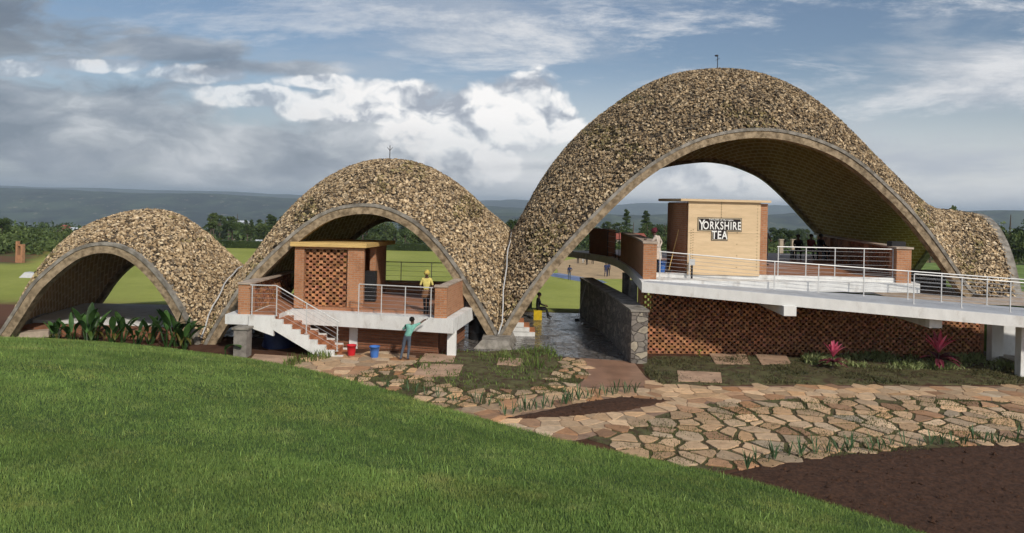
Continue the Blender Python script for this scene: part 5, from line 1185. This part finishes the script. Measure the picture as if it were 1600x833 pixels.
def belt(n_, x0, x1, d0, d1, t0, t1, lab, grp, kinds):
    for k in range(n_):
        px = x0+(x1-x0)*(k+rr_.random())/n_; d = rr_.uniform(d0, d1); kd = rr_.choice(kinds); plant_tree(kd, px, d, rr_.uniform(t0, t1)+(HOR(px)-HOR((x0+x1)/2)), rr_.uniform(.8, 1.4), SHAPE[kd]+' tree, '+nth(k+1)+' from the left '+lab, grp, k)
belt(26, 322, 450, 160, 330, 332, 362, 'in the belt between the smallest and the middle vault', 'trees seen between the smallest and the middle vault', ['round', 'gum', 'bush', 'pine'])
belt(26, 18, 330, 150, 330, 345, 372, 'in the belt behind the smallest vault', 'trees behind the smallest vault', ['round', 'bush', 'gum', 'bush'])
belt(22, 540, 700, 150, 290, 336, 362, 'beyond the field seen through the middle vault', 'trees seen through the middle vault', ['round', 'bush', 'round', 'gum'])
belt(16, 700, 940, 150, 290, 345, 366, 'beyond the field in line with the meeting vaults', 'trees in line with the meeting vaults', ['round', 'bush', 'gum'])
belt(22, 940, 1085, 150, 300, 346, 370, 'through the largest vault left of the kiosk', 'trees left of the sign kiosk', ['round', 'bush', 'gum', 'bush'])
belt(22, 1190, 1330, 150, 300, 354, 374, 'through the largest vault right of the kiosk', 'trees right of the sign kiosk', ['round', 'bush', 'gum', 'bush'])
belt(14, 1500, 1700, 125, 220, 345, 372, 'beyond the right end of the largest vault', 'trees beyond the right end of the largest vault', ['round', 'bush', 'gum', 'round'])
# far wood and scrub that read as one mass
def mass(name, n_, x0, x1, d0, d1, hh, per, size, mt, label, cat='wood', seed=1):
    r = np.random.default_rng(seed); m = MB(); P_ = []
    D = r.uniform(d0, d1, n_); PX = r.uniform(x0, x1, n_); X = (PX-800)/FPX*D; Z = terr(X, D)
    for x, y, z in zip(X, D, Z):
        w_ = r.uniform(.7, 1.5)*hh; h_ = r.uniform(.6, 1.3)*hh; d = r.normal(0, 1, (per, 3)); d /= np.linalg.norm(d, axis=1, keepdims=True); P_.append(np.array([x, y, z+h_*.45])+d*r.uniform(.5, 1, (per, 1))*np.array([w_, w_, h_*.6]))
    leafcloud(m, np.concatenate(P_), size, seed); tag(m.build(name, mt), label, cat, kind='stuff')
mass('far_wood', 1300, -150, 1750, 230, 620, 4.5, 44, .9, M_leafd, 'dense far wood covering the slope beyond the cricket field')
mass("scrub", 420, -60, 330, 102, 160, 1.8, 60, .32, M_leafm, 'scrub growing beyond the field on the left', 'scrub', 2)
mass('scrub', 260, 1180, 1420, 110, 165, 1.5, 60, .3, M_leafm, 'pale scrub growing beyond the field on the right', 'scrub', 3)
mass('scrub', 260, 930, 1080, 118, 165, 1.6, 60, .3, M_leafm, 'scrub growing beyond the field behind the balcony', 'scrub', 4)
def hedge(label, x0, x1, d, h_, wd, seed):
    a, b_ = W(x0, 400, d), W(x1, 400, d); L = abs(b_.x-a.x); r = np.random.default_rng(seed); n_ = int(L*70); C = np.stack([r.uniform(a.x, b_.x, n_), d+r.uniform(-wd, wd, n_), r.uniform(0, h_, n_)+tz((a.x+b_.x)/2, d)], 1); m = MB(); leafcloud(m, C, .16, seed)
    m.box(a.x, b_.x, d-wd*.6, d+wd*.6, tz(a.x, d)-.2, tz(a.x, d)+h_*.85, (.5, .5, .5)); tag(m.build('hedge', M_leafd), label, 'hedge')
hedge('long dark clipped hedge beyond the field left of the middle vault', 335, 440, 128, 1.5, 1.0, 1)
hedge('dark clipped hedge beyond the field seen through the middle vault', 560, 705, 131, 1.5, 1.0, 2)
hedge('dark clipped hedge beyond the lawn at the right edge', 1545, 1690, 100, 2.6, 1.2, 3)
hedge('low clipped hedge beyond the field left of the sign kiosk', 925, 1075, 122, 1.2, 1.0, 4)

# banana like plants in front of the smallest vault
def leafblade(m, base, dirv, L, wd, droop, tint=1, seg=7, fold=.25):
    d = Vector(dirv).normalized(); side = d.cross(Vector((0, 0, 1)));
    if side.length < .05: side = Vector((1, 0, 0))
    side.normalize(); p = Vector(base); V = []; cur = Vector(d)
    for i in range(seg+1):
        f = i/seg; w_ = wd*math.sin(math.pi*min(1, f*.93+.05))**.7; upn = side.cross(cur).normalized()
        V += [p-side*w_+upn*w_*fold, p, p+side*w_+upn*w_*fold]; p = p+cur*L/seg; cur = (cur+Vector((0, 0, -droop/seg))).normalized()
    Q = []
    for i in range(seg): k = i*3; Q += [(k, k+1, k+4, k+3), (k+1, k+2, k+5, k+4)]
    t = tint if isinstance(tint, (tuple, list)) else (tint,)*3
    m.quads([tuple(v) for v in V], Q, t)
def banana(label, x, y, z, h_, seed, n_=7):
    r = random.Random(seed); t = thing('banana_plant', label, 'plant', (x, y, z), 0, 'broad leaved plants before the smallest vault'); s_ = MB(); m = MB()
    for k in range(n_):
        a = r.uniform(0, 6.28); tl = r.uniform(.1, .9); hb = h_*r.uniform(.3, .55); tip = Vector((x+math.cos(a)*tl*hb*.7, y+math.sin(a)*tl*hb*.7, z+hb))
        s_.tube([(x+math.cos(a)*.05, y+math.sin(a)*.05, z-.05), tip], [.03, .016], 6); leafblade(m, tip, (math.cos(a)*tl, math.sin(a)*tl, 1), h_*r.uniform(.45, .7), h_*r.uniform(.06, .12), r.uniform(.3, 1.8), r.choice([.6, .8, 1, 1.3, 2.0]))
    for k in range(3):
        a = r.uniform(0, 6.28); leafblade(m, (x, y, z+h_*.35), (math.cos(a), math.sin(a), .35), h_*.4, h_*.05, 2.2, (2.6, 1.1, .9) if k else (1.5, 1.2, .8))
    s_.build('stem', M_banana, t); m.build('leaf', M_banana, t, smooth=True)
bl = ['at the left end of the row by the vault foot', 'second from the left by the dark opening', 'tallest, before the dark left half of the opening', 'beside the tallest one', 'before the middle of the opening', 'with dark leaves below the floor edge', 'before the brown low wall', 'below the right part of the pale floor', 'next to the right arch rib', 'with one yellow green leaf by the right rib', 'right of the rib, near the brown wall end']
for k, (px, d, h_) in enumerate(((88, 27.0, 1.0), (112, 26.8, 1.1), (138, 26.6, 1.5), (150, 27.4, 1.1), (176, 27.0, 1.1), (192, 27.4, 1.15), (214, 26.7, 1.15), (236, 27.2, 1.1), (262, 26.6, 1.35), (276, 26.9, 1.55), (288, 26.3, 1.2))):
    banana('broad leaved plant '+bl[k], W(px, 500, d).x, d, 0, h_*1.0, 60+k)
m = MB(); leafblade(m, tuple(W(352, 558, 25.3)+Vector((0, 0, .25))), (.6, -.2, .7), .75, .2, 1.6, 1.3); m.tube([(W(352, 560, 25.3).x, 25.3, -.05), tuple(W(352, 558, 25.3)+Vector((0, 0, .27)))], .02, 6); tag(m.build('plant', M_banana), 'single big round leaf plant beside the stone pier of the landing', 'plant')
# pink cordylines
def cordyline(label, px, py, s_, seed):
    p = G(px, py); r = random.Random(seed); t = thing('cordyline', label, 'plant', tuple(p), 0, 'pink leaved plants by the perforated wall'); m = MB(); m2 = MB()
    for k in range(16): a = r.uniform(0, 6.28); leafblade(m, p+Vector((0, 0, .38*s_)), (math.cos(a)*r.uniform(.1, .8), math.sin(a)*r.uniform(.1, .8), .9), .5*s_, .045*s_, .7, r.uniform(.7, 1.5), 5)
    for k in range(18): a = r.uniform(0, 6.28); leafblade(m2, p+Vector((0, 0, .22*s_)), (math.cos(a), math.sin(a), r.uniform(.1, .8)), .48*s_, .045*s_, 1.1, r.uniform(.7, 1.4), 5)
    st = MB(); st.tube([p, p+Vector((0, 0, .45*s_))], .02, 6); st.build('stem', M_bark2, t); m.build('pink_leaf', M_pink, t); m2.build('purple_leaf', M_purp, t)
cordyline('pink leaved plant left of the pair by the perforated wall', 1301, 578, 1.2, 1)
cordyline('larger pink leaved plant below the ramp bracket on the right', 1466, 577, 1.6, 2)
M_ylw = mat_leafy('yellow_leaf', (.35, .38, .06), (.5, .48, .10), None, .5, .3, 3)
def shrub(label, px, py, s_, seed, mt):
    p = G(px, py); r = random.Random(seed); t = thing('shrub', label, 'plant', tuple(p)); st = MB(); st.tube([p, p+Vector((0, 0, .4*s_))], .012, 5); st.build('stem', M_bark2, t); m = MB()
    for k in range(14): a = r.uniform(0, 6.28); leafblade(m, p+Vector((0, 0, r.uniform(.1, .4)*s_)), (math.cos(a), math.sin(a), .5), .2*s_, .04*s_, .8, r.uniform(.7, 1.4), 4)
    m.build('leaf', mt, t)
shrub('small yellow leaved shrub at the left end of the perforated wall', 1093, 561, .75, 1, M_ylw); shrub('small yellow leaved shrub between the two pink leaved plants', 1423, 557, .8, 2, M_ylw)
# ground cover: light strip, dark mulch cover, weeds
def tufts(name, poly, dens, h_, wd, mt, label, seed, lean=.9, excl=None, hv=(.5, 1.4)):
    global rng
    P_ = np.array(poly); x0_, x1_, y0_, y1_ = P_[:, 0].min(), P_[:, 0].max(), P_[:, 1].min(), P_[:, 1].max(); r = np.random.default_rng(seed); n_ = int((x1_-x0_)*(y1_-y0_)*dens)
    X, Y = r.uniform(x0_, x1_, n_), r.uniform(y0_, y1_, n_); k = inside(poly, X, Y); X, Y = X[k], Y[k]; cl = vnoise(X, Y, 1.0, seed); k = r.random(len(X)) < .45+.5*np.clip(cl, -1, 1); X, Y, cl = X[k], Y[k], cl[k]
    m = MB(); h2 = h_*(1+.35*cl)*r.uniform(*hv, len(X)); blades(m, X, Y, X*0+.02, h2, wd*r.uniform(.7, 1.3, len(X)), np.clip((1+r.normal(0, .25, len(X)))[:, None]*np.ones((1, 3)), .3, 2), lean); tag(m.build(name, mt), label, 'plants', kind='stuff')
tufts('weeds', BED, 120, .10, .035, M_weed, 'weeds and grass growing in the round bed by the terrace', 1, 1.2)
tufts('weeds', plan([(770, 560), (862, 542), (868, 558), (845, 580), (790, 575)]), 110, .26, .03, M_weed, 'tall weeds growing beside the plinth', 2)
tufts('weeds', plan([(440, 576), (520, 560), (530, 556), (500, 552), (450, 566)]), 240, .22, .03, M_weed, 'weeds growing at the foot of the stairs', 3)
tufts('ground_cover', plan([(1250, 556), (1780, 562), (1780, 582), (1400, 580), (1260, 572)]), 300, .17, .05, M_cover2, 'pale green ground cover planted along the perforated wall', 4, 1.5)
tufts('ground_cover', plan([(1010, 560), (1260, 557), (1290, 574), (1780, 584), (1780, 603), (1300, 601), (1032, 602), (1008, 588)]), 420, .08, .03, mat_leafy('mulch_leaf', (.07, .075, .03), (.11, .10, .045), None, .8, .1, 1), 'short dull ground cover in the bed before the perforated wall', 5, 1.6)
tufts('joint_grass', GJ1, 330, .045, .016, mat_leafy('joint_grass', (.07, .09, .025), (.11, .13, .04), None, .8, .2, 1), 'short grass growing in the joints of the crazy paving', 6, .9)
tufts('joint_grass', GJ2, 330, .06, .018, bpy.data.materials['joint_grass'], 'short grass in the joints of the left paving', 7, .9)
# seedlings in rows along the beds
def seedling(seed):
    r = random.Random(seed); m = MB()
    for k in range(6): a = r.uniform(0, 6.28); leafblade(m, (math.cos(a)*.02, math.sin(a)*.02, 0), (math.cos(a)*.35, math.sin(a)*.35, 1), r.uniform(.22, .42), .013, r.uniform(.2, 1.3), r.uniform(.7, 1.3), 5, .1)
    return m
SP = [bpy.data.objects.new('seedling', seedling(s).mesh('seedling', M_seed)) for s in range(4)]
def row(pxs, n_, jit, lab, grp, smin_=.7, smax=1.2, seed=0):
    r = random.Random(seed); P_ = np.array(plan(pxs)); d = np.concatenate([[0], np.cumsum(np.linalg.norm(np.diff(P_, axis=0), axis=1))])
    for k in range(n_):
        t = d[-1]*(k+r.random()*.8)/n_; x, y = np.interp(t, d, P_[:, 0])+r.uniform(-jit, jit), np.interp(t, d, P_[:, 1])+r.uniform(-jit, jit)
        o = SP[k % 4].copy(); COL.objects.link(o); s_ = r.uniform(smin_, smax); o.matrix_basis = Matrix.Translation((x, y, .03)) @ Matrix.Rotation(r.uniform(0, 6), 4, 'Z') @ Matrix.Scale(s_, 4); tag(o, nth(k+1)+' from the left, '+lab, 'seedling', grp)
row([(785, 652), (850, 640), (900, 628), (970, 617), (1000, 615)], 22, .07, 'seedling along the small mulch bed', 'seedlings along the small mulch bed', .9, 1.5, 1)
row([(1145, 734), (1240, 714), (1400, 700), (1600, 690), (1700, 686)], 46, .16, 'seedling along the edge of the dark soil', 'seedlings along the dark soil', .8, 1.3, 2)
row([(600, 606), (700, 628), (790, 640)], 14, .12, 'seedling by the left paving near the lawn', 'seedlings by the left paving', .6, 1.1, 3)

# ------------------------------------------------------------------ buildings and bits beyond the field
M_rroof = mat('red_roof', (.32, .09, .06), .7, .15, .5); M_wroof = mat('pale_roof', (.55, .58, .62), .5, .1, .5); M_wallp = mat('plaster', (.5, .42, .33), .9, .15, .5); M_dkwin = mat('dark_window', (.03, .03, .035), .3)
def house(label, px, top_py, wpx, d, depth=7, hh=2.6, roof=M_rroof, wallm=M_wallp, rise=1.3):
    c = W(px, top_py, d); w_ = wpx/FPX*d; z1_ = c.z; z0_ = min(tz(c.x, d), z1_-hh-rise); t = thing('house', label, 'house', (c.x, d, z0_)); m = MB(); m.box(c.x-w_/2+.3, c.x+w_/2-.3, d, d+depth, z0_, z1_-rise); m.build('wall', wallm, t)
    m = MB(); a, b_ = c.x-w_/2, c.x+w_/2; zz = z1_-rise-.05
    m.quads([(a, d-.4, zz), (b_, d-.4, zz), (b_-.3, d+depth/2, z1_), (a+.3, d+depth/2, z1_), (a, d+depth+.4, zz), (b_, d+depth+.4, zz)], [(0, 1, 2, 3), (5, 4, 3, 2)]); m.tris([(a, d-.4, zz), (a+.3, d+depth/2, z1_), (a, d+depth+.4, zz), (b_, d-.4, zz), (b_, d+depth+.4, zz), (b_-.3, d+depth/2, z1_)], [(0, 1, 2), (3, 4, 5)]); m.build('roof', roof, t)
    for k in range(max(1, int(w_/3))): m = MB(); x = c.x-w_/2+1.2+k*3; m.box(x, x+.9, d-.03, d+.01, z1_-rise-1.6, z1_-rise-.5); m.build('window', M_dkwin, t)
house('long low house with red roof seen left of the sign kiosk', 985, 365, 56, 165)
house('small house with orange roof in the far wood on the left', 89, 352, 14, 260)
house('long shed with pale metal roof behind the smallest vault', 118, 356, 36, 240, roof=M_wroof)
house('shed with pale roof in the wood between the vaults', 374, 345, 20, 300, roof=M_wroof)
house('tiny pale roofed house in the wood seen above the hedge', 395, 376, 16, 145, roof=M_wroof, hh=1)
TW = thing('tower', 'unfinished brick tower with dark flat roof left of the smallest vault', 'tower', tuple(W(131, 378, 100))); c = W(131, 378, 100)
m = MB(); m.box(c.x-.85, c.x+1.1, 100, 102.5, tz(c.x, 100)-.2, W(131, 361, 100).z); m.build('wall', M_brick, TW); m = MB(); m.box(c.x-1.2, c.x+1.5, 99.7, 102.8, W(131, 361, 100).z, W(131, 358, 100).z); m.build('roof', M_black, TW)
for k, (px, t_, w_, lab) in enumerate(((30, 377, .9, 'tall unfinished brick pier at the far left field edge'), (100, 380, 1.2, 'shorter unfinished brick pier near the smallest vault'))):
    c = W(px, t_, 92); m = MB(); m.box(c.x-w_/2, c.x-w_/4, 92, 92.5, tz(c.x, 92)-.1, c.z); m.box(c.x+w_/5, c.x+w_/2, 92, 92.5, tz(c.x, 92)-.1, c.z-.4); m.box(c.x-w_/4, c.x+w_/5, 92.05, 92.4, c.z-.6, c.z-.41); m.box(c.x-w_/4, c.x+w_/5, 92.05, 92.4, tz(c.x, 92)-.1, c.z-1.8); tag(m.build('brick_pier', M_brick), lab, 'brick pier', 'unfinished brick piers')
c = W(43, 415, 76); m = MB(); z = tz(c.x, 76); m.hexa([(c.x-.9, 76, z), (c.x+.9, 76, z), (c.x+.9, 77.4, z), (c.x-.9, 77.4, z), (c.x-.5, 76.3, z+.55), (c.x+.8, 76.3, z+.45), (c.x+.8, 77.1, z+.45), (c.x-.5, 77.1, z+.55)]); tag(m.build('covered_roller', M_metal), 'small white covered mound standing on the left grass', 'cover')
c = W(66, 436, 55); m = MB(); z = tz(c.x, 55); m.box(c.x-.4, c.x+.5, 55, 55.6, z, W(66, 430, 55).z); tag(m.build('dark_box', M_black), 'dark box standing behind the left foot of the smallest vault', 'box')
for px, lab in ((1221, 'left of the two white posts beyond the great terrace'), (1240, 'right of the two white posts beyond the great terrace')):
    c = W(px, 395, 78); m = MB(); m.box(c.x-.2, c.x+.2, 78, 78.4, tz(c.x, 78)-.1, W(px, 375, 78).z); m.box(c.x-.26, c.x+.26, 77.94, 78.46, W(px, 375, 78).z, W(px, 375, 78).z+.08); tag(m.build('post', M_conc2), lab, 'post', 'white posts beyond the terrace')
W1 = thing('stone_wall', 'short grey stone wall seen under the right side of the largest vault', 'wall', (18, 35, 2)); c = W(1452, 440, 34); m = MB(); m.box(c.x-1.0, c.x+.8, 34, 34.4, 2.0, 2.85); m.build('wall', M_rub, W1); m = MB(); m.box(c.x-1.05, c.x+.85, 33.95, 34.45, 2.85, 2.92); m.build('coping', M_concrete, W1)
